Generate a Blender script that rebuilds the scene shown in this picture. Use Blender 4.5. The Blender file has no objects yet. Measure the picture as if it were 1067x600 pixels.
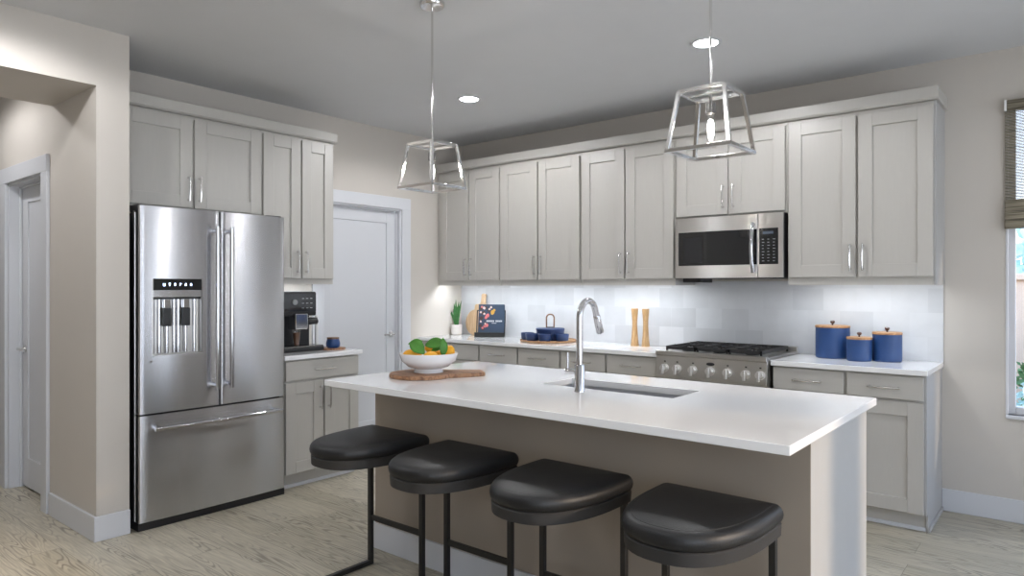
import bpy, bmesh, math, random
from mathutils import Vector, Matrix
random.seed(7)
PI = math.pi
R = math.radians
SC = bpy.context.scene
COL = SC.collection

# ------------------------------------------------------------------ camera
F_PX, YAW, HOR, CAM_Z = 716.6, 39.374, 299.0, 1.377
cd = bpy.data.cameras.new('camera')
cd.sensor_width = 36.0
cd.lens = F_PX / 1067.0 * 36.0
cd.shift_y = (HOR - 300.0) / 1067.0
cd.clip_start = 0.02
cam = bpy.data.objects.new('camera', cd)
cam.location = (0, 0, CAM_Z)
cam.rotation_euler = (R(90), 0, R(YAW))
COL.objects.link(cam)
SC.camera = cam

# ------------------------------------------------------------------ view, world, sun, large lights
SC.view_settings.view_transform = 'Standard'
SC.view_settings.look = 'None'
SC.view_settings.exposure = 0.55
SC.view_settings.gamma = 1.0
SC.view_settings.use_curve_mapping = False
SC.cycles.use_denoising = True
SC.cycles.max_bounces = 8
SC.cycles.diffuse_bounces = 5
SC.cycles.glossy_bounces = 4
SC.cycles.transmission_bounces = 6
SC.cycles.transparent_max_bounces = 8
SC.cycles.sample_clamp_indirect = 6.0
SC.cycles.caustics_reflective = False
SC.cycles.caustics_refractive = False

w = bpy.data.worlds.new('sky')
SC.world = w
w.use_nodes = True
wn = w.node_tree
bg = wn.nodes['Background']
wtc = wn.nodes.new('ShaderNodeTexCoord')
wsp = wn.nodes.new('ShaderNodeSeparateXYZ')
wrm = wn.nodes.new('ShaderNodeValToRGB')
wrm.color_ramp.elements[0].position = 0.0
wrm.color_ramp.elements[0].color = (0.80, 0.88, 0.98, 1)
wrm.color_ramp.elements[1].position = 0.6
wrm.color_ramp.elements[1].color = (0.34, 0.55, 0.95, 1)
wn.links.new(wtc.outputs['Generated'], wsp.inputs[0])
wn.links.new(wsp.outputs[2], wrm.inputs[0])
wn.links.new(wrm.outputs[0], bg.inputs[0])
bg.inputs[1].default_value = 3.1


def light(name, kind, loc, rot, energy, color, **kw):
    l = bpy.data.lights.new(name, kind)
    l.energy = energy
    l.color = color
    for k, v in kw.items():
        setattr(l, k, v)
    o = bpy.data.objects.new(name, l)
    o.location = loc
    o.rotation_euler = rot
    COL.objects.link(o)
    return o


sun = light('sun', 'SUN', (6, 3, 5), (0, 0, 0), 2.0, (1.0, 0.78, 0.55), angle=R(3.0))
sun.rotation_euler = Vector((-1, -0.25, -0.33)).to_track_quat('-Z', 'Y').to_euler()
# area lamps added inside the unseen right-wall windows to boost their daylight
DAY = (0.86, 0.92, 1.0)
light('great_room_daylight_fill', 'AREA', (2.12, -1.0, 1.45), (0, R(90), 0), 30, (0.95, 0.97, 1.0), shape='RECTANGLE', size=1.9, size_y=3.2)
light('patio_door_daylight_fill', 'AREA', (2.12, 2.7, 1.2), (0, R(90), 0), 3, DAY, shape='RECTANGLE', size=2.0, size_y=1.3)
light('side_window_daylight_fill', 'AREA', (2.12, 3.97, 1.35), (0, R(90), 0), 6, DAY, shape='RECTANGLE', size=1.8, size_y=0.42)

# ------------------------------------------------------------------ materials


def new_mat(name):
    m = bpy.data.materials.new(name)
    m.use_nodes = True
    return m, m.node_tree, m.node_tree.nodes['Principled BSDF']


def pmat(name, col, rough=0.5, metal=0.0, var=0.0, vscale=6.0, stretch=(1, 1, 1), bump=0.0, bscale=60.0,
         coat=0.0, emis=None, estr=0.0, spec=0.5, aniso=0.0):
    m, nt, b = new_mat(name)
    N, L = nt.nodes, nt.links
    b.inputs['Base Color'].default_value = (*col, 1)
    b.inputs['Roughness'].default_value = rough
    b.inputs['Metallic'].default_value = metal
    b.inputs['Coat Weight'].default_value = coat
    b.inputs['Coat Roughness'].default_value = 0.06
    b.inputs['Specular IOR Level'].default_value = spec
    tc = N.new('ShaderNodeTexCoord')
    mp = N.new('ShaderNodeMapping')
    mp.inputs['Scale'].default_value = stretch
    L.new(tc.outputs['Object'], mp.inputs[0])
    nz = N.new('ShaderNodeTexNoise')
    nz.inputs['Scale'].default_value = vscale
    nz.inputs['Detail'].default_value = 4
    L.new(mp.outputs[0], nz.inputs['Vector'])
    mx = N.new('ShaderNodeMix')
    mx.data_type = 'RGBA'
    v = max(var, 0.01)
    mx.inputs[6].default_value = (*[c * (1 - v) for c in col], 1)
    mx.inputs[7].default_value = (*[min(1, c * (1 + v)) for c in col], 1)
    L.new(nz.outputs[0], mx.inputs[0])
    L.new(mx.outputs[2], b.inputs['Base Color'])
    if bump:
        n2 = N.new('ShaderNodeTexNoise')
        n2.inputs['Scale'].default_value = bscale
        n2.inputs['Detail'].default_value = 3
        L.new(mp.outputs[0], n2.inputs['Vector'])
        bp = N.new('ShaderNodeBump')
        bp.inputs['Strength'].default_value = bump
        bp.inputs['Distance'].default_value = 0.002
        L.new(n2.outputs[0], bp.inputs['Height'])
        L.new(bp.outputs[0], b.inputs['Normal'])
    if emis:
        b.inputs['Emission Color'].default_value = (*emis, 1)
        b.inputs['Emission Strength'].default_value = estr
    if aniso:
        b.inputs['Anisotropic'].default_value = aniso
        tg = N.new('ShaderNodeTangent')
        tg.direction_type = 'RADIAL'
        tg.axis = 'Z'
        b.inputs['Anisotropic Rotation'].default_value = 0.25
        L.new(tg.outputs[0], b.inputs['Tangent'])
    return m


M = {}
M['wall'] = pmat('wall_paint', (0.565, 0.527, 0.482), 0.85, var=0.02, bump=0.05, bscale=120, spec=0.3)
M['ceil'] = pmat('ceiling_paint', (0.64, 0.645, 0.66), 0.9, var=0.02, spec=0.2)
M['trim'] = pmat('white_trim_paint', (0.62, 0.63, 0.66), 0.4, var=0.01)
M['cab'] = pmat('greige_cabinet_paint', (0.485, 0.468, 0.438), 0.33, var=0.035, vscale=9, stretch=(9, 9, 0.9), bump=0.06, bscale=18)
M['cabh'] = pmat('greige_drawer_paint', (0.485, 0.468, 0.438), 0.33, var=0.035, vscale=9, stretch=(0.9, 9, 9), bump=0.06, bscale=18)
M['cabin'] = pmat('cabinet_toe_shadow_board', (0.36, 0.34, 0.32), 0.7)
M['endp'] = pmat('pale_end_panel_paint', (0.42, 0.415, 0.41), 0.45, var=0.03, vscale=6, stretch=(6, 6, 0.8))
M['islp'] = pmat('island_panel_paint', (0.35, 0.30, 0.25), 0.7, var=0.02)
M['quartz'] = pmat('white_quartz', (0.88, 0.88, 0.89), 0.10, var=0.02, vscale=3, coat=0.5)
M['steel'] = pmat('brushed_steel', (0.55, 0.55, 0.57), 0.27, 1.0, var=0.03, vscale=5, stretch=(1, 1, 60), aniso=0.98)
M['mwsteel'] = pmat('reflection_lifted_steel', (0.80, 0.79, 0.78), 0.28, 1.0, var=0.02, vscale=5, stretch=(1, 1, 60), aniso=0.98)  # brushed steel with a lighter base, standing in for downlight reflections
M['knobst'] = pmat('bright_satin_knob', (0.88, 0.87, 0.86), 0.30, 1.0)
M['steel2'] = pmat('satin_steel', (0.60, 0.585, 0.56), 0.3, 1.0, var=0.03, vscale=4)
M['sink'] = pmat('sink_steel', (0.62, 0.63, 0.66), 0.42, 1.0, var=0.03)
M['chrome'] = pmat('polished_chrome', (0.56, 0.56, 0.58), 0.09, 1.0)
M['nickel'] = pmat('polished_nickel', (0.74, 0.73, 0.72), 0.13, 1.0)
M['pull'] = pmat('satin_nickel_pull', (0.72, 0.71, 0.70), 0.22, 1.0)
M['dnick'] = pmat('dark_nickel', (0.25, 0.24, 0.23), 0.25, 1.0)
M['black'] = pmat('black_plastic', (0.012, 0.012, 0.014), 0.4)
M['bglass'] = pmat('black_glass', (0.010, 0.011, 0.013), 0.05, coat=0.5)
M['iron'] = pmat('black_cast_iron', (0.015, 0.015, 0.016), 0.5, bump=0.1)
M['bmetal'] = pmat('black_powder_coat', (0.010, 0.010, 0.010), 0.45)
M['leather'] = pmat('black_leather', (0.006, 0.0065, 0.008), 0.47, var=0.2, vscale=12, bump=0.35, bscale=160)
M['sbase'] = pmat('charcoal_seat_shell', (0.022, 0.021, 0.021), 0.65)
M['blue'] = pmat('matte_blue_enamel', (0.013, 0.050, 0.165), 0.45, var=0.05)
M['navy'] = pmat('navy_enamel', (0.014, 0.035, 0.115), 0.4, var=0.05)
M['white'] = pmat('white_ceramic', (0.78, 0.78, 0.79), 0.2, var=0.01, coat=0.3)
M['pot'] = pmat('textured_white_pot', (0.66, 0.63, 0.60), 0.8, var=0.05, vscale=40, bump=0.3, bscale=90)
M['leaf'] = pmat('green_leaf', (0.05, 0.20, 0.015), 0.4, var=0.35, vscale=14)
M['snake'] = pmat('snake_plant_leaf', (0.03, 0.13, 0.03), 0.45, var=0.5, vscale=25, stretch=(1, 1, 3))
M['soil'] = pmat('potting_soil', (0.04, 0.025, 0.015), 0.95, bump=0.6)
M['lemon'] = pmat('lemon_peel', (0.83, 0.40, 0.015), 0.4, var=0.08, vscale=10, bump=0.25, bscale=140)
M['terra'] = pmat('dark_lid_knob', (0.07, 0.04, 0.035), 0.3, 0.0)
M['bulbglow'] = pmat('glowing_filament', (1, 1, 1), 0.5, emis=(1.0, 0.97, 0.92), estr=28)
M['lens'] = pmat('lit_downlight_lens', (1, 1, 1), 0.5, emis=(0.96, 0.98, 1.0), estr=40)
M['led'] = pmat('lit_blue_white_icon', (0.8, 0.85, 1), 0.5, emis=(0.55, 0.7, 1.0), estr=3)
M['display'] = pmat('dim_display', (0.02, 0.03, 0.05), 0.2, emis=(0.10, 0.14, 0.18), estr=0.25)
M['mark'] = pmat('pale_key_marking', (0.32, 0.33, 0.34), 0.5)
M['brown'] = pmat('coffee_brown', (0.16, 0.07, 0.035), 0.4)
M['stucco'] = pmat('tan_stucco', (0.86, 0.60, 0.43), 0.95, var=0.08, vscale=8, bump=0.4)
M['ground'] = pmat('garden_soil', (0.12, 0.10, 0.07), 1.0, var=0.3, bump=0.5)
M['bush'] = pmat('shrub_leaf', (0.12, 0.26, 0.09), 0.6, var=0.5, vscale=5)
M['bush2'] = pmat('pale_blue_green_leaf', (0.55, 0.74, 0.68), 0.6, var=0.4, vscale=5)
M['paper'] = pmat('book_pages', (0.75, 0.72, 0.66), 0.8)
M['cover'] = pmat('dark_blue_book_cover', (0.025, 0.045, 0.08), 0.35, var=0.2)
M['ptext'] = pmat('white_cover_lettering', (0.8, 0.8, 0.78), 0.5)
M['pinkf'] = pmat('pink_printed_flower', (0.50, 0.13, 0.13), 0.4, var=0.4, vscale=60)
M['palef'] = pmat('pale_printed_flower', (0.55, 0.42, 0.38), 0.4, var=0.2, vscale=60)
M['goldf'] = pmat('golden_printed_flower', (0.50, 0.28, 0.05), 0.4, var=0.3, vscale=60)
M['greenf'] = pmat('dark_printed_leaves', (0.05, 0.025, 0.02), 0.4, var=0.5, vscale=80)


def glass_mat(name, tint=(1, 1, 1), mix=0.10):
    m, nt, b = new_mat(name)
    N, L = nt.nodes, nt.links
    out = N['Material Output']
    tr = N.new('ShaderNodeBsdfTransparent')
    tr.inputs[0].default_value = (*tint, 1)
    gl = N.new('ShaderNodeBsdfGlossy')
    gl.inputs['Roughness'].default_value = 0.03
    lw = N.new('ShaderNodeLayerWeight')
    lw.inputs[0].default_value = 0.25
    ml = N.new('ShaderNodeMath')
    ml.operation = 'MULTIPLY'
    ml.inputs[1].default_value = 0.6
    L.new(lw.outputs[1], ml.inputs[0])
    ad = N.new('ShaderNodeMath')
    ad.operation = 'ADD'
    ad.inputs[1].default_value = mix * 0.4
    L.new(ml.outputs[0], ad.inputs[0])
    ms = N.new('ShaderNodeMixShader')
    L.new(ad.outputs[0], ms.inputs[0])
    L.new(tr.outputs[0], ms.inputs[1])
    L.new(gl.outputs[0], ms.inputs[2])
    L.new(ms.outputs[0], out.inputs[0])
    N.remove(b)
    return m


M['glass'] = glass_mat('clear_glass')
M['smoke'] = glass_mat('smoked_clear_plastic', (0.45, 0.47, 0.5))


def wood_mat(name, c1, c2, scale=5.0, stretch=(1, 12, 12), rough=0.45, rings=14.0):
    m, nt, b = new_mat(name)
    N, L = nt.nodes, nt.links
    tc = N.new('ShaderNodeTexCoord')
    mp = N.new('ShaderNodeMapping')
    mp.inputs['Scale'].default_value = stretch
    L.new(tc.outputs['Object'], mp.inputs[0])
    nz = N.new('ShaderNodeTexNoise')
    nz.inputs['Scale'].default_value = scale
    nz.inputs['Detail'].default_value = 3
    L.new(mp.outputs[0], nz.inputs['Vector'])
    mu = N.new('ShaderNodeMath')
    mu.operation = 'MULTIPLY'
    mu.inputs[1].default_value = rings
    L.new(nz.outputs[0], mu.inputs[0])
    si = N.new('ShaderNodeMath')
    si.operation = 'SINE'
    L.new(mu.outputs[0], si.inputs[0])
    rp = N.new('ShaderNodeValToRGB')
    rp.color_ramp.elements[0].color = (*c1, 1)
    rp.color_ramp.elements[1].color = (*c2, 1)
    ma = N.new('ShaderNodeMapRange')
    ma.inputs[1].default_value = -1
    ma.inputs[2].default_value = 1
    L.new(si.outputs[0], ma.inputs[0])
    L.new(ma.outputs[0], rp.inputs[0])
    L.new(rp.outputs[0], b.inputs['Base Color'])
    b.inputs['Roughness'].default_value = rough
    return m


M['acacia'] = wood_mat('acacia_board', (0.15, 0.065, 0.03), (0.36, 0.19, 0.10), 4, (3, 14, 6), 0.5)
M['maple'] = wood_mat('pale_maple', (0.50, 0.34, 0.20), (0.66, 0.49, 0.32), 4, (14, 14, 2), 0.5, 10)
M['bamboo'] = wood_mat('golden_wood', (0.42, 0.25, 0.11), (0.62, 0.42, 0.22), 4, (30, 30, 2), 0.45, 10)
M['lidwood'] = wood_mat('wooden_lid', (0.30, 0.16, 0.07), (0.48, 0.28, 0.14), 6, (2, 14, 14), 0.5, 10)
M['handlewood'] = wood_mat('walnut', (0.16, 0.08, 0.045), (0.30, 0.17, 0.10), 6, (2, 14, 14), 0.45, 10)


def floor_mat():
    m, nt, b = new_mat('oak_plank_floor')
    N, L = nt.nodes, nt.links
    tc = N.new('ShaderNodeTexCoord')
    br = N.new('ShaderNodeTexBrick')
    br.inputs['Scale'].default_value = 1.0
    br.inputs['Brick Width'].default_value = 1.75
    br.inputs['Row Height'].default_value = 0.185
    br.inputs['Mortar Size'].default_value = 0.0012
    br.inputs['Mortar Smooth'].default_value = 0.3
    br.inputs['Color1'].default_value = (0, 0, 0, 1)
    br.inputs['Color2'].default_value = (1, 1, 1, 1)
    br.inputs['Mortar'].default_value = (0.5, 0.5, 0.5, 1)
    br.offset = 0.37
    br.offset_frequency = 2
    L.new(tc.outputs['Object'], br.inputs['Vector'])
    # per plank offset
    cmb = N.new('ShaderNodeCombineXYZ')
    mm = N.new('ShaderNodeMath')
    mm.operation = 'MULTIPLY'
    mm.inputs[1].default_value = 37.0
    sepc = N.new('ShaderNodeSeparateColor')
    L.new(br.outputs['Color'], sepc.inputs[0])
    L.new(sepc.outputs[0], mm.inputs[0])
    L.new(mm.outputs[0], cmb.inputs[2])
    va = N.new('ShaderNodeVectorMath')
    va.operation = 'ADD'
    L.new(tc.outputs['Object'], va.inputs[0])
    L.new(cmb.outputs[0], va.inputs[1])
    mp = N.new('ShaderNodeMapping')
    mp.inputs['Scale'].default_value = (0.85, 8.0, 1)
    L.new(va.outputs[0], mp.inputs[0])
    nz = N.new('ShaderNodeTexNoise')
    nz.inputs['Scale'].default_value = 2.0
    nz.inputs['Detail'].default_value = 1.2
    nz.inputs['Roughness'].default_value = 0.35
    nz.inputs['Distortion'].default_value = 0.15
    L.new(mp.outputs[0], nz.inputs['Vector'])
    mu = N.new('ShaderNodeMath')
    mu.operation = 'MULTIPLY'
    mu.inputs[1].default_value = 80.0
    L.new(nz.outputs[0], mu.inputs[0])
    si = N.new('ShaderNodeMath')
    si.operation = 'SINE'
    L.new(mu.outputs[0], si.inputs[0])
    pw = N.new('ShaderNodeMapRange')
    pw.inputs[1].default_value = 0.1
    pw.inputs[2].default_value = 1.0
    L.new(si.outputs[0], pw.inputs[0])
    # streaky fine grain
    mp2 = N.new('ShaderNodeMapping')
    mp2.inputs['Scale'].default_value = (3, 60, 1)
    L.new(va.outputs[0], mp2.inputs[0])
    n2 = N.new('ShaderNodeTexNoise')
    n2.inputs['Scale'].default_value = 2.0
    n2.inputs['Detail'].default_value = 5
    L.new(mp2.outputs[0], n2.inputs['Vector'])
    # patches where the figure is strong
    mp3 = N.new('ShaderNodeMapping')
    mp3.inputs['Scale'].default_value = (0.8, 3.0, 1)
    L.new(va.outputs[0], mp3.inputs[0])
    n3 = N.new('ShaderNodeTexNoise')
    n3.inputs['Scale'].default_value = 2.2
    n3.inputs['Detail'].default_value = 2
    L.new(mp3.outputs[0], n3.inputs['Vector'])
    r3 = N.new('ShaderNodeMapRange')
    r3.inputs[1].default_value = 0.33
    r3.inputs[2].default_value = 0.60
    L.new(n3.outputs[0], r3.inputs[0])
    gm = N.new('ShaderNodeMath')
    gm.operation = 'MULTIPLY'
    L.new(pw.outputs[0], gm.inputs[0])
    L.new(r3.outputs[0], gm.inputs[1])
    gs = N.new('ShaderNodeMapRange')
    gs.inputs[1].default_value = 0.35
    gs.inputs[2].default_value = 0.75
    gs.inputs[3].default_value = 0.55
    gs.inputs[4].default_value = 1.0
    L.new(n2.outputs[0], gs.inputs[0])
    gm2 = N.new('ShaderNodeMath')
    gm2.operation = 'MULTIPLY'
    L.new(gm.outputs[0], gm2.inputs[0])
    L.new(gs.outputs[0], gm2.inputs[1])
    base = N.new('ShaderNodeMix')
    base.data_type = 'RGBA'
    base.inputs[6].default_value = (0.47, 0.425, 0.325, 1)
    base.inputs[7].default_value = (0.60, 0.55, 0.445, 1)
    L.new(sepc.outputs[0], base.inputs[0])
    b2 = N.new('ShaderNodeMix')
    b2.data_type = 'RGBA'
    b2.blend_type = 'MULTIPLY'
    b2.inputs[0].default_value = 0.5
    L.new(base.outputs[2], b2.inputs[6])
    rr = N.new('ShaderNodeValToRGB')
    rr.color_ramp.elements[0].position = 0.3
    rr.color_ramp.elements[0].color = (0.45, 0.45, 0.44, 1)
    rr.color_ramp.elements[1].position = 0.65
    rr.color_ramp.elements[1].color = (1, 1, 1, 1)
    L.new(n2.outputs[0], rr.inputs[0])
    L.new(rr.outputs[0], b2.inputs[7])
    g = N.new('ShaderNodeMix')
    g.data_type = 'RGBA'
    L.new(gm2.outputs[0], g.inputs[0])
    L.new(b2.outputs[2], g.inputs[6])
    g.inputs[7].default_value = (0.15, 0.125, 0.10, 1)
    mo = N.new('ShaderNodeMix')
    mo.data_type = 'RGBA'
    L.new(br.outputs['Fac'], mo.inputs[0])
    L.new(g.outputs[2], mo.inputs[6])
    mo.inputs[7].default_value = (0.16, 0.14, 0.12, 1)
    L.new(mo.outputs[2], b.inputs['Base Color'])
    b.inputs['Roughness'].default_value = 0.42
    return m


def tile_mat():
    m, nt, b = new_mat('glazed_square_tile')
    N, L = nt.nodes, nt.links
    tc = N.new('ShaderNodeTexCoord')
    sp = N.new('ShaderNodeSeparateXYZ')
    L.new(tc.outputs['Object'], sp.inputs[0])
    cb = N.new('ShaderNodeCombineXYZ')
    L.new(sp.outputs[0], cb.inputs[0])
    L.new(sp.outputs[2], cb.inputs[1])
    br = N.new('ShaderNodeTexBrick')
    br.inputs['Scale'].default_value = 1.0
    br.inputs['Brick Width'].default_value = 0.205
    br.inputs['Row Height'].default_value = 0.152
    br.inputs['Mortar Size'].default_value = 0.0012
    br.inputs['Mortar Smooth'].default_value = 0.2
    br.inputs['Color1'].default_value = (0.57, 0.58, 0.60, 1)
    br.inputs['Color2'].default_value = (0.70, 0.71, 0.73, 1)
    br.inputs['Mortar'].default_value = (0.66, 0.67, 0.69, 1)
    br.offset = 0.5
    L.new(cb.outputs[0], br.inputs['Vector'])
    nz = N.new('ShaderNodeTexNoise')
    nz.inputs['Scale'].default_value = 9
    nz.inputs['Detail'].default_value = 2
    L.new(cb.outputs[0], nz.inputs['Vector'])
    mx = N.new('ShaderNodeMix')
    mx.data_type = 'RGBA'
    mx.blend_type = 'MULTIPLY'
    mx.inputs[0].default_value = 0.12
    L.new(br.outputs['Color'], mx.inputs[6])
    L.new(nz.outputs[0], mx.inputs[7])
    L.new(mx.outputs[2], b.inputs['Base Color'])
    bp = N.new('ShaderNodeBump')
    bp.inputs['Strength'].default_value = 0.25
    bp.inputs['Distance'].default_value = 0.004
    L.new(nz.outputs[0], bp.inputs['Height'])
    L.new(bp.outputs[0], b.inputs['Normal'])
    b.inputs['Roughness'].default_value = 0.22
    return m


def shade_mat():
    m, nt, b = new_mat('woven_grass_shade')
    N, L = nt.nodes, nt.links
    tc = N.new('ShaderNodeTexCoord')
    mp = N.new('ShaderNodeMapping')
    mp.inputs['Scale'].default_value = (1.2, 1, 55)
    L.new(tc.outputs['Object'], mp.inputs[0])
    nz = N.new('ShaderNodeTexNoise')
    nz.inputs['Scale'].default_value = 2.5
    nz.inputs['Detail'].default_value = 2
    L.new(mp.outputs[0], nz.inputs['Vector'])
    rp = N.new('ShaderNodeValToRGB')
    rp.color_ramp.elements[0].position = 0.35
    rp.color_ramp.elements[0].color = (0.075, 0.065, 0.045, 1)
    rp.color_ramp.elements[1].position = 0.65
    rp.color_ramp.elements[1].color = (0.30, 0.265, 0.20, 1)
    L.new(nz.outputs[0], rp.inputs[0])
    L.new(rp.outputs[0], b.inputs['Base Color'])
    b.inputs['Roughness'].default_value = 0.9
    return m


M['floor'] = floor_mat()
M['tile'] = tile_mat()
M['shade'] = shade_mat()

# ------------------------------------------------------------------ mesh helpers


class MB:
    def __init__(self):
        self.bm = bmesh.new()

    def box(self, x0, x1, y0, y1, z0, z1):
        v = [self.bm.verts.new(p) for p in
             ((x0, y0, z0), (x1, y0, z0), (x1, y1, z0), (x0, y1, z0), (x0, y0, z1), (x1, y0, z1), (x1, y1, z1), (x0, y1, z1))]
        for f in ((0, 3, 2, 1), (4, 5, 6, 7), (0, 1, 5, 4), (1, 2, 6, 5), (2, 3, 7, 6), (3, 0, 4, 7)):
            self.bm.faces.new([v[i] for i in f])
        return self

    def prism(self, pts, a, b, axis='z'):
        """pts: 2-D outline, extruded between a and b along axis (x: pts=(y,z), y: pts=(x,z), z: pts=(x,y))"""
        def q(p, t):
            return {'x': (t, p[0], p[1]), 'y': (p[0], t, p[1]), 'z': (p[0], p[1], t)}[axis]
        va = [self.bm.verts.new(q(p, a)) for p in pts]
        vb = [self.bm.verts.new(q(p, b)) for p in pts]
        n = len(pts)
        self.bm.faces.new(va[::-1])
        self.bm.faces.new(vb)
        for i in range(n):
            self.bm.faces.new((va[i], va[(i + 1) % n], vb[(i + 1) % n], vb[i]))
        return self

    def lathe(self, prof, seg=40, c=(0, 0, 0)):
        rings = []
        for r, z in prof:
            if r < 1e-6:
                rings.append([self.bm.verts.new((c[0], c[1], c[2] + z))])
            else:
                rings.append([self.bm.verts.new((c[0] + r * math.cos(2 * PI * i / seg), c[1] + r * math.sin(2 * PI * i / seg), c[2] + z)) for i in range(seg)])
        for a, b in zip(rings, rings[1:]):
            for i in range(seg):
                j = (i + 1) % seg
                if len(a) == 1 and len(b) == 1:
                    continue
                if len(a) == 1:
                    self.bm.faces.new((a[0], b[j], b[i]))
                elif len(b) == 1:
                    self.bm.faces.new((a[i], a[j], b[0]))
                else:
                    self.bm.faces.new((a[i], a[j], b[j], b[i]))
        return self

    def tube(self, pts, r, seg=10, sq=False, caps=True):
        pts = [Vector(p) for p in pts]
        rs = r if isinstance(r, (list, tuple)) else [r] * len(pts)
        if sq:
            seg = 4
        rings = []
        t0 = (pts[1] - pts[0]).normalized()
        up = Vector((0, 0, 1)) if abs(t0.z) < 0.9 else Vector((0, 1, 0))
        u = t0.cross(up).normalized()
        for i, p in enumerate(pts):
            if i == 0:
                t = (pts[1] - pts[0]).normalized()
            elif i == len(pts) - 1:
                t = (pts[-1] - pts[-2]).normalized()
            else:
                t = ((pts[i + 1] - p).normalized() + (p - pts[i - 1]).normalized()).normalized()
            u = (u - t * u.dot(t)).normalized()
            v = t.cross(u)
            off = PI / 4 if sq else 0
            k = math.sqrt(2) if sq else 1
            rings.append([self.bm.verts.new(p + (u * math.cos(2 * PI * j / seg + off) + v * math.sin(2 * PI * j / seg + off)) * rs[i] * k) for j in range(seg)])
        for a, b in zip(rings, rings[1:]):
            for j in range(seg):
                self.bm.faces.new((a[j], a[(j + 1) % seg], b[(j + 1) % seg], b[j]))
        if caps:
            self.bm.faces.new(rings[0][::-1])
            self.bm.faces.new(rings[-1])
        return self

    def ball(self, c, r, sc=(1, 1, 1), sub=2, rot=None):
        mt = Matrix.Translation(c)
        if rot is not None:
            mt = mt @ rot
        mt = mt @ Matrix.Diagonal((sc[0] * r, sc[1] * r, sc[2] * r, 1))
        bmesh.ops.create_icosphere(self.bm, subdivisions=sub, radius=1, matrix=mt)
        return self

    def build(self, name, mat, parent=None, loc=None, bevel=0.0, smooth=False, seg=2, weight=False):
        bmesh.ops.recalc_face_normals(self.bm, faces=self.bm.faces)
        me = bpy.data.meshes.new(name)
        self.bm.to_mesh(me)
        self.bm.free()
        me.materials.append(mat)
        if smooth:
            me.polygons.foreach_set('use_smooth', [True] * len(me.polygons))
            try:
                me.set_sharp_from_angle(angle=R(40))
            except Exception:
                pass
        o = bpy.data.objects.new(name, me)
        if loc is not None:
            o.location = loc
        if parent is not None:
            o.parent = parent
        COL.objects.link(o)
        if bevel:
            b = o.modifiers.new('bevel', 'BEVEL')
            b.width = bevel
            b.segments = seg
            b.limit_method = 'ANGLE'
            b.angle_limit = R(50)
        return o


def tag(o, label=None, cat=None, group=None, kind=None):
    if label:
        o['label'] = label
    if cat:
        o['category'] = cat
    if group:
        o['group'] = group
    if kind:
        o['kind'] = kind
    return o


def thing(name, label, cat, loc, rotz=0.0, group=None):
    o = bpy.data.objects.new(name, None)
    o.empty_display_size = 0.05
    o.location = loc
    o.rotation_euler = (0, 0, rotz)
    COL.objects.link(o)
    return tag(o, label, cat, group)


def struct(name, mb, mat, label=None, **kw):
    o = mb.build(name, mat, **kw)
    o['kind'] = 'structure'
    if label:
        o['label'] = label
    return o


def copy_tree(o, parent=None):
    c = o.copy()
    COL.objects.link(c)
    if parent is not None:
        c.parent = parent
    for ch in [x for x in bpy.data.objects if x.parent == o]:
        copy_tree(ch, c)
    return c


# ------------------------------------------------------------------ room shell
XL, XH, YB, ZC = -4.73, -4.10, 4.98, 2.78      # fridge wall, hall wall face, back wall, ceiling
XR, YR = 2.2, -4.0                              # right wall, rear wall
YH = 1.45                                       # hall side wall (faces -Y)
T = 0.12
struct('floor', MB().box(-8.2, XR + T, YR - T, YB + T, -0.05, 0), M['floor'], 'greyed oak plank floor with dark cathedral grain')
struct('ceiling', MB().box(-8.2, XR + T, YR - T, YB + T, ZC, ZC + 0.08), M['ceil'], 'flat grey-white ceiling')

# back wall with the window opening
WX0, WX1, WZ0, WZ1 = -0.322, 0.95, 0.625, 2.474
m = MB()
m.box(XL - T, WX0, YB, YB + T, 0, ZC).box(WX1, XR + T, YB, YB + T, 0, ZC)
m.box(WX0, WX1, YB, YB + T, 0, WZ0).box(WX0, WX1, YB, YB + T, WZ1, ZC)
struct('wall_back', m, M['wall'], 'warm greige painted wall behind range and window')
# fridge wall with the pantry door opening (Y 3.34..4.18, z 0..2.07)
DY0, DY1, DZ = 3.335, 4.18, 2.08
m = MB()
m.box(XL - T, XL, YH + 0.001, DY0, 0, ZC).box(XL - T, XL, DY1, YB, 0, ZC).box(XL - T, XL, DY0, DY1, DZ, ZC)
struct('wall_left', m, M['wall'], 'greige wall behind fridge and pantry door')
# stub wall beside the fridge, header over hall opening, and near part of the left wall
m = MB()
m.box(XL, XH, YH, 1.618, 0, ZC)
struct('wall_stub', m, M['wall'], 'greige wall end beside the fridge')
m = MB()
m.box(-4.774, XH, -0.15, YH, 2.468, ZC)
struct('wall_header', m, M['wall'], 'header over the hall opening')
m = MB()
m.box(-4.774, XH, YR - T, -0.15, 0, ZC)
struct('wall_near', m, M['wall'])
# hall: side wall with door, far side wall, end wall
HX0, HX1, HZ = -5.655, -4.925, 2.085
m = MB()
m.box(XL - 0.044, HX1 - 0, YH, YH + 0.13, 0, ZC) if False else None
m = MB()
m.box(HX1, XL, YH, YH + 0.13, 0, ZC).box(-8.0, HX0, YH, YH + 0.13, 0, ZC).box(HX0, HX1, YH, YH + 0.13, HZ, ZC)
struct('wall_hall', m, M['wall'], 'greige hall wall around a white door')
struct('wall_hall_far', MB().box(-8.0, -4.774, -0.27, -0.15, 0, ZC), M['wall'])
struct('wall_hall_end', MB().box(-8.12, -8.0, -0.27, YH + 0.13, 0, ZC), M['wall'])
m = MB()
m.box(-5.9, -5.8, 2.9, 4.6, 0, ZC).box(-5.8, XL - T, 2.9, 3.0, 0, ZC).box(-5.8, XL - T, 4.5, 4.6, 0, ZC)
struct('pantry_leak_block', m, M['wall'])  # unseen shell added behind the pantry door to block a light leak
m = MB()
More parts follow.
